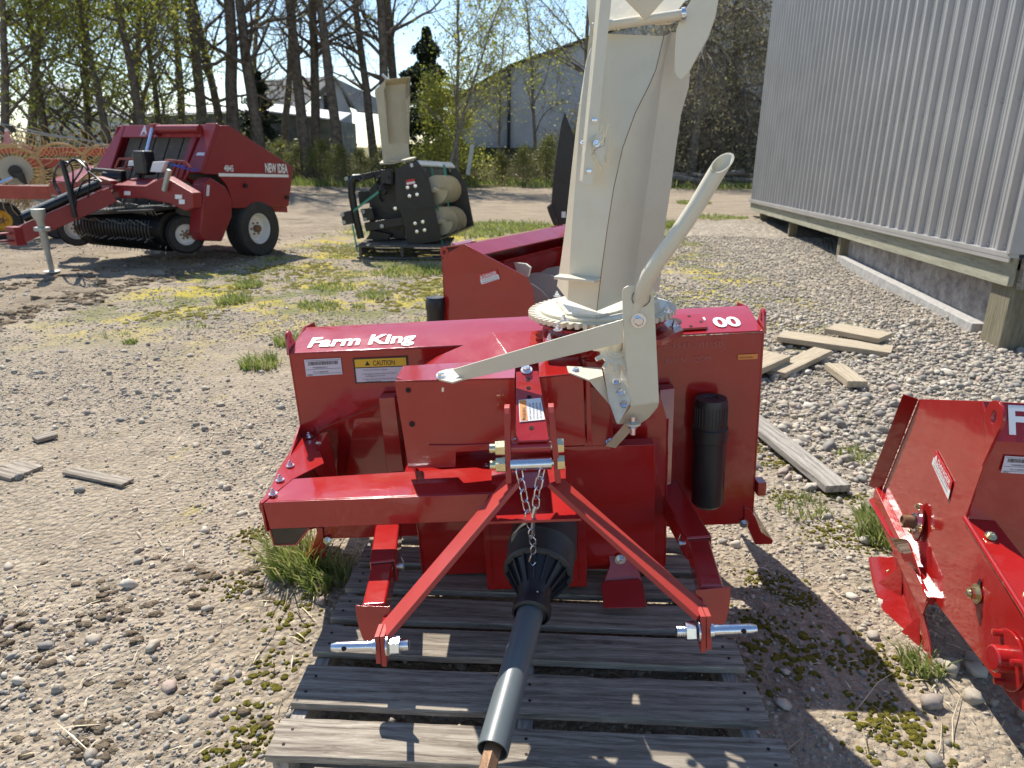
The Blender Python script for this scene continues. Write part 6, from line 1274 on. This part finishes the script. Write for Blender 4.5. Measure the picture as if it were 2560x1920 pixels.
MB().tube([h0, h1], .026, 12).build('cylinder_rod', HYD, RB); MB().tube([h1, by(1000, 470, -.85)], .05, 12).build('cylinder_barrel', BLKP, RB)
# right hand shield
sh = [bx(1535, 475, 1.08), bx(1645, 545, 1.08), bx(1690, 640, 1.08), bx(1690, 760, 1.08), bx(1618, 942, 1.08), bx(1490, 938, 1.08), bx(1460, 880, 1.08), bx(1490, 515, 1.08)]
MB().plate(sh, (-.22, 0, 0)).build('drive_shield', RED2, RB, bevel=.02)
MB().plate([(.66, sp[9][0]+.05, zbot-.05), (.66, .3, .72), (.66, .93, .68), (.66, .95, .2), (.66, .86, .2), (.66, .2, .4)], (-.08, 0, 0)).build('lower_panel', RED2, RB)
MB().plate([(-.9, .0, .75), (.95, .0, .75), (.95, .9, .66), (-.9, .9, .66)], (0, 0, -.1)).build('floor', RED2, RB)
m = MB()
for X_, Y_, Z_ in [(1.005, .06, .98), (1.005, .85, .78)]: m.lathe([(0, 0), (.03, 0), (.03, .02), (0, .02)], (X_, Y_, Z_), (1, 0, 0), 12)
m.build('latch_knob', BLKP, RB)
s0, s1 = bx(1590, 445, 1.006), bx(2098, 455, 1.006); MB().plate([s0, s1, s1+V((0, 0, -.04)), s0+V((0, 0, -.04))], (.002, 0, 0)).build('white_stripe', DWH, RB, smooth=False)
tw = bx(1930, 437, 1.008); te = bx(2093, 443, 1.008); text('NEW IDEA', RB, tw, (te-tw), (1, 0, 0), .17, DWH, off=.035, width=(te-tw).length)
tw = bx(1632, 430, 1.008); te = bx(1700, 433, 1.008); text('4845', RB, tw, (te-tw), (1, 0, 0), .11, DWH, off=.02, width=(te-tw).length)
p = fr(-.36, .2)+n3*.034; text('A', RB, p+V((0, 0, -.0)), (1, 0, 0), n3, .16, DWH, 'emblem', off=.03); text('AGCO', RB, fr(-.37, .25)+n3*.034, (1, 0, 0), n3, .04, DWH)
decal(RB, [fr(.84, .60)+n3*.052, fr(.97, .60)+n3*.052, fr(.97, .66)+n3*.052, fr(.83, .66)+n3*.052], [(0, 1, DLAV)], th=.003)
decal(RB, [bx(1505, 530, 1.083), bx(1525, 532, 1.083), bx(1520, 610, 1.083), bx(1500, 612, 1.083)], [(0, 1, DLAV)], th=.003)
decal(RB, [(.885, sh[7].y-.0-.003, sh[7].z-.02), (.99, sh[7].y-.003, sh[7].z-.02), (.98, sh[7].y-.003, sh[7].z-.3), (.885, sh[7].y-.003, sh[7].z-.3)], [(0, 1, DLAV)], th=.003)
# arched cross frame in front, left hood
ya = -1.12
A1 = [by(820, 530, ya), by(1060, 540, ya), by(1135, 500, ya), by(1195, 470, ya), by(1400, 590, ya), by(1405, 700, ya), by(1350, 722, ya), by(1240, 670, ya), by(1040, 628, ya), by(820, 625, ya)]
MB().plate(A1, (0, .14, 0)).build('arch_frame', RED2, RB, bevel=.012)
t0, t1, t2, t3 = by(820, 530, ya), by(1062, 540, ya), by(1135, 500, ya), by(920, 483, -.8)
MB().plate([t0, t1, t2, by(1150, 480, -.9), t3], (0, 0, -.02)).build('frame_cover', RED2, RB)
MB().plate([by(360, 515, -1.2), by(560, 522, -1.2), by(700, 470, -1.2), by(800, 500, -1.15), by(820, 530, ya), by(560, 545, -1.2), by(640, 620, -1.2), by(400, 605, -1.2), by(365, 590, -1.2)], (0, .1, 0)).build('left_hood', RED2, RB, bevel=.01)
MB().plate([by(358, 512, -1.2), by(560, 520, -1.2), by(690, 405, -.8), by(640, 398, -.8)], (0, 0, .02)).build('hood_top', RED2, RB, bevel=.006)
MB().plate([by(540, 545, -1.2), by(820, 528, -1.12), by(900, 488, -.9), by(690, 480, -.9)], (0, 0, .02)).build('hood_top', TAN, RB)
MB().plate([by(545, 548, -1.21), by(820, 530, -1.2), by(815, 560, -1.21), by(640, 628, -1.21)], (0, .02, 0)).build('hood_side', RED2, RB)
decal(RB, [by(615, 548, -1.225), by(665, 543, -1.225), by(690, 590, -1.225), by(640, 598, -1.225)], [(0, 1, DLAV)], th=.003)
for a_, e_ in (((905, 575), (950, 605)), ((1275, 600), (1325, 632)), ((1303, 635), (1345, 670))): decal(RB, [by(a_[0], a_[1], ya-.004), by(e_[0], a_[1]+3, ya-.004), by(e_[0], e_[1], ya-.004), by(a_[0], e_[1], ya-.004)], [(0, 1, DWH)], th=.003)
# tongue
ta, tb = V((-.02, -2.42, .40)), by(820, 600, -1.2)
ta = BL.at(*q_(135, 900), 'y', -2.12)
MB().beam(ta, tb, .13, .19).build('tongue', RED2, RB, bevel=.008)
tu = (tb-ta).normalized()
m = MB(); hz = ta-tu*.0+V((0, -.03, 0)); m.box(hz, (.17, .12, .22)); m.box(hz+V((-.02, -.16, .04)), (.1, .26, .02)); m.box(hz+V((-.02, -.16, -.05)), (.1, .26, .02)); m.build('hitch_clevis', RED2, RB, bevel=.004)
m = MB().tube([ta+tu*.1+V((-.02, 0, .16)), ta+tu*1.05+V((-.02, 0, .17))], .05, 14); m.build('drive_line_guard', BLKP, RB); MB().tube([ta+tu*.1+V((-.02, -.0, .215)), ta+tu*1.05+V((-.02, 0, .225))], .022, 10).build('guard_rail', GALV, RB)
# jack stand
j1 = BL.at(*q_(380, 1165), 'z', 0); j0 = BL.at(*q_(277, 725), 'y', j1.y-.12)
m = MB().tube([j0, j0.lerp(j1, .6)], .042, 14); m.tube([j0.lerp(j1, .6), j1], .032, 12); m.lathe([(0, 0), (.075, 0), (.075, .07), (.05, .13), (0, .13)], j0+V((0, 0, .03)), (0, 0, -1), 18); m.build('jack_stand', GALV, RB)
m = MB().lathe([(0, 0), (.09, 0), (.09, .015), (0, .015)], j1, (0, 0, 1), 16); m.build('jack_foot', GALV, RB)
m = MB().box(j0.lerp(j1, .28), (.15, .12, .05)); m.build('jack_bracket', GALV, RB, bevel=.01)
# hose mast and hoses
MB().tube([by(448, 352, -1.7), by(490, 500, -1.7), by(548, 770, -1.7)], .03, 10).build('hose_mast', BLKP, RB)
rg = random.Random(4)
for pts in [[(548, 760), (520, 600), (500, 480), (470, 390), (430, 380), (395, 430), (390, 520), (430, 590), (455, 600)], [(545, 760), (530, 560), (530, 430), (500, 370), (440, 370), (405, 420), (400, 500), (440, 590)], [(540, 350), (600, 380), (640, 430), (700, 480)], [(500, 560), (540, 500), (600, 400), (560, 345), (520, 350), (480, 400)], [(640, 620), (650, 520), (640, 430), (560, 350), (470, 375)], [(550, 700), (560, 600), (620, 500), (720, 500)], [(560, 350), (620, 370), (660, 440), (740, 510)]]:
    P = [by(x_, y_, -1.65+rg.uniform(-.06, .06)) for x_, y_ in pts]; Q = []
    for i in range(len(P)-1):
        a0, a1, a2, a3 = P[max(i-1, 0)], P[i], P[i+1], P[min(i+2, len(P)-1)]
        for k in range(5): t_ = k/5; Q.append(.5*((2*a1)+(a2-a0)*t_+(2*a0-5*a1+4*a2-a3)*t_*t_+(3*a1-a0-3*a2+a3)*t_**3))
    Q.append(P[-1]); MB().tube(Q, .011, 6).build('hydraulic_hose', BLKP, RB)
# railing, boxes, blue twine
rail = [((870, 340), (1010, 340)), ((1210, 350), (1350, 362)), ((1350, 362), (1385, 410)), ((1385, 410), (1340, 500)), ((1250, 490), (1340, 500)), ((1210, 350), (1200, 470)), ((1290, 352), (1250, 470)), ((870, 340), (835, 420)), ((930, 350), (895, 440)), ((835, 410), (960, 415)), ((1320, 360), (1280, 480)), ((1230, 520), (1390, 572)), ((1200, 470), (1250, 495))]
for a_, e_ in rail: MB().beam(by(*a_, -.75), by(*e_, -.75), .025, .025, (0, 1, 0)).build('rail', RED2, RB)
MB().plate([by(935, 355, -.8), by(1025, 352, -.8), by(1015, 390, -.8), by(928, 393, -.8)], (0, .03, 0)).build('twine_box', DWH, RB, bevel=.006)
MB().plate([by(1110, 362, -.85), by(1205, 358, -.85), by(1170, 440, -.85), by(1088, 436, -.85)], (0, .06, 0)).build('white_cover', DWH, RB, bevel=.008)
m = MB().box(by(1050, 370, -.8), (.22, .18, .3)); m.build('twine_motor', BLKP, RB, bevel=.03)
MB().beam(by(680, 420, -1.0), by(900, 440, -.9), .1, .05).build('gear_housing', BLKP, RB, bevel=.01); MB().tube([by(760, 470, -1.0), by(900, 480, -.9)], .07, 12).build('gear_housing', BLKP, RB)
BLU = paint('blue_twine', (.03, .10, .5), .5, 0, 0, peel=0)
m = MB().tube([by(1210, 370, -.8), by(1300, 400, -.8), by(1400, 425, -.75), by(1530, 435, -.5)], .007, 5); m.tube([by(1220, 380, -.8), by(1330, 395, -.8), by(1520, 430, -.5)], .006, 5); m.build('blue_twine', BLU, RB)
m = MB().beam(by(1230, 420, -1.15), by(1195, 575, -1.15), .05, .05, (0, 1, 0)); m.build('weathered_arm', GALV, RB, bevel=.008)
# pickup reel with many rings and tines
px0, px1, zc, ycn = -.78, .62, .47, -.95
c0, c1 = by(690, 800, ycn), by(1215, 860, ycn); zc = .47
MB().tube([(px0, ycn, zc), (px1+.1, ycn, zc)], .22, 20).build('pickup_drum', BLKP, RB)
m = MB(); n = 24
for i in range(n):
    x_ = px0+(px1-px0)*i/(n-1); P = [V((x_, ycn+.29*cos(a_), zc+.27*sin(a_))) for a_ in [radians(200+12*k) for k in range(-4, 15)]]; m.tube(P, .014, 5)
m.m = 1; rg = random.Random(8)
for i in range(n-1):
    for an in (165, 205, 255, 120, 300):
        x_ = px0+(px1-px0)*(i+.5)/(n-1); a_ = radians(an+rg.uniform(-4, 4)); d = V((0, cos(a_), sin(a_))); p0 = V((x_, ycn, zc))+d*.22; m.tube([p0, p0+d*.12+V((0, 0, .02))], .005, 4)
m.build('pickup_bands', [BLKP, GALV], RB)
m = MB()
for i in range(9):
    a0 = by(750+rg.uniform(0, 380), 775-rg.uniform(0, 60), -1.05); m.beam(a0, a0+V((.17, .0, .03)), .012, .006)
m.build('windguard_tines', GALV, RB)
MB().beam(by(820, 655, -1.0), by(990, 690, -.95), .08, .05).build('windguard', BLKP, RB)
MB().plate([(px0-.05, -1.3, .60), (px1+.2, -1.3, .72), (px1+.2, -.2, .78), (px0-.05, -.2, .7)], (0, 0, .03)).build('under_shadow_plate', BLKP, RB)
def wheel(fr_root, p, ax, R_, w_, rr, name='wheel', rimmat=WHT, parent=None):
    p, ax = V(p), V(ax).normalized(); h = w_/2
    ty = MB().lathe([(rr, -h*.8), (rr*1.05, -h), (R_*.93, -h), (R_*.985, -h*.8), (R_, -h*.5), (R_*1.0, h*.5), (R_*.985, h*.8), (R_*.93, h), (rr*1.05, h), (rr, h*.8)], p, ax, 48)
    u, v_ = perp(ax)
    for k in range(4): ty.lathe([(R_*1.0, -h*.6+h*.4*k-.006), (R_*1.012, -h*.6+h*.4*k), (R_*1.012, -h*.6+h*.4*k+.03), (R_*1.0, -h*.6+h*.4*k+.036)], p, ax, 48)
    wh = ty.build(name, RUB, fr_root)
    m = MB().lathe([(rr*1.02, h*.85), (rr*.96, h*.9), (rr*.90, h*.7), (rr*.84, h*.2), (rr*.62, h*.15), (rr*.55, h*.3), (rr*.3, h*.35), (0, h*.35)], p, ax, 36); m.build('rim', rimmat, wh)
    m = MB().lathe([(0, h*.3), (rr*.24, h*.3), (rr*.24, h*.8), (rr*.16, h*.9), (0, h*.9)], p, ax, 16)
    for k in range(6): m.lathe([(0, h*.3), (.014, h*.3), (.014, h*.45), (0, h*.45)], p+(u*cos(k*pi/3)+v_*sin(k*pi/3))*rr*.4, ax, 8)
    m.build('hub', RUST, wh); return wh
wheel(RB, (.87, .26, .385), (1, 0, 0), .39, .28, .21); wheel(RB, (-.83, .26, .385), (1, 0, 0), .39, .30, .20)
g0 = BL.at(*q_(1340, 890), 'y', -.85); g1_ = BL.at(*q_(555, 845), 'y', -.95)
wheel(RB, (g0.x, g0.y, g0.z), (.93, -.36, 0), .235, .15, .13, 'gauge_wheel'); wheel(RB, (g1_.x, g1_.y, g1_.z), (.80, -.6, 0), .235, .15, .14, 'gauge_wheel')
m = MB().beam(V((g1_.x+.2, g1_.y+.1, g1_.z+.1)), V((g1_.x+.05, g1_.y, g1_.z)), .05, .08); m.beam(V((g0.x-.2, g0.y+.1, g0.z+.15)), g0, .05, .08); m.build('gauge_arm', BLKP, RB)

# ================================================================== WHEEL RAKE
RK = Frame((-7.2, 12.6, 0), 8); k_ = lambda x, y, Y=0.0: RK.at(x*.16278/K, (290+y*.16278)/K, 'y', Y)
RR = RK.root('wheel_rake', label='old red hay rake with tan spoked finger wheels behind the baler tongue', cat='hay rake')
for x0, x1, y_, Yd in [(-60, 500, 505, .5), (430, 930, 715, 0), (1180, 1800, 545, .6), (600, 1500, 540, .9), (-60, 760, 1165, -1.1)]:
    MB().beam(k_(x0, y_, Yd), k_(x1, y_+10, Yd), .1, .14 if y_ < 1000 else .2).build('rake_beam', paint('faded_red_paint', (.36, .06, .035), .55, 0, .2, dirt=(.3, .22, .15), dirtamt=.5) if x0 == -60 and y_ == 505 else bpy.data.materials['faded_red_paint'], RR, bevel=.006)
def rakewheel(x, y, Y, yaw, hubbig=False):
    c0 = k_(x, y, Y); ax = V((sin(radians(yaw)), -cos(radians(yaw)), 0)); u, v_ = perp(ax); R_ = .38
    ring = MB().tube([c0+(u*cos(a_)+v_*sin(a_))*R_ for a_ in [2*pi*i/36 for i in range(36)]], .022, 6, closed=True)
    wl = ring.build('rake_wheel', RAKE, RR)
    m = MB(); n = 32
    for i in range(n):
        a_ = 2*pi*i/n; d = u*cos(a_)+v_*sin(a_); t_ = -u*sin(a_)+v_*cos(a_); P = [c0+d*.12, c0+d*R_, c0+d*(R_+.12)+t_*.03, c0+d*(R_+.24)+t_*.10, c0+d*(R_+.30)+t_*.19]; m.tube(P, .0065, 4)
    m.build('wheel_tines', RAKE, wl)
    m = MB().lathe([(0, 0), (.15 if not hubbig else .24, 0), (.15 if not hubbig else .24, .02), (0, .02)], c0+ax*.02, ax, 24); m.build('hub_disc', TAN, wl)
    if hubbig: MB().lathe([(0, 0), (.10, 0), (.10, .1), (0, .1)], c0+ax*.05, ax, 16).build('hub_bearing', BLKP, wl)
rakewheel(210, 800, 0, 20); rakewheel(240, 850, -.5, 25, True); rakewheel(960, 780, .1, 20); rakewheel(1640, 800, .2, 20)
for x, y in ((840, 1290), (-20, 1370)):
    c0 = k_(x, y, -.5); wheel(RR, (c0.x, c0.y, .30), (.3, -.95, 0), .30, .18, .16, 'wheel', YEL)
m = MB().tube([k_(-20, 110, -.3), k_(700, 270, -.1), k_(1420, 390, .1), k_(1800, 540, .2)], .012, 5); m.build('support_cable', GALV, RR)
m = MB().tube([k_(-20, 170, -.3), k_(500, 265, -.1), k_(850, 320, .1), k_(1060, 340, .1), k_(1450, 500, .2)], .012, 5); m.build('support_cable', GALV, RR)
m = MB().tube([k_(-20, 290, -.3), k_(230, 375, -.1), k_(480, 500, .1)], .012, 5); m.build('support_cable', GALV, RR)
MB().plate([k_(80, 190, -.4), k_(115, 190, -.4), k_(190, 420, -.4), k_(120, 430, -.4), k_(45, 420, -.4)], (0, .01, 0)).build('slow_vehicle_sign', paint('faded_pink_sign', (.50, .22, .24), .5, 0, .2, peel=0), RR); MB().plate([k_(75, 190, -.41), k_(120, 190, -.41), k_(135, 235, -.41), k_(65, 240, -.41)], (0, .005, 0)).build('sign_reflector', DLAV, RR)
MB().beam(k_(-20, 210, -.35), k_(220, 200, -.35), .08, .1).build('sign_bracket', BLKP, RR)
MB().plate([k_(210, 880, -.7), k_(330, 880, -.7), k_(390, 1060, -.7), k_(300, 1000, -.7)], (0, .08, 0)).build('pivot_arm', BLKP, RR)
MB().tube([k_(-40, 1050, -.8), k_(190, 950, -.7)], .03, 10).build('lift_rod', HYD, RR)
MB().tube([k_(0, 1085, -1.0), k_(760, 1085, -1.0)], .03, 8).build('drive_pipe', BLKP, RR)
m = MB(); rg = random.Random(6)
for i in range(50):
    a0 = k_(130+rg.uniform(0, 420), 1280+rg.uniform(0, 150), -.4); m.tube([a0+V((0, 0, .2)), a0+V((-.04, 0, .05)), a0+V((-.12, 0, -.05))], .004, 4)
m.build('low_tines', RAKE, RR)
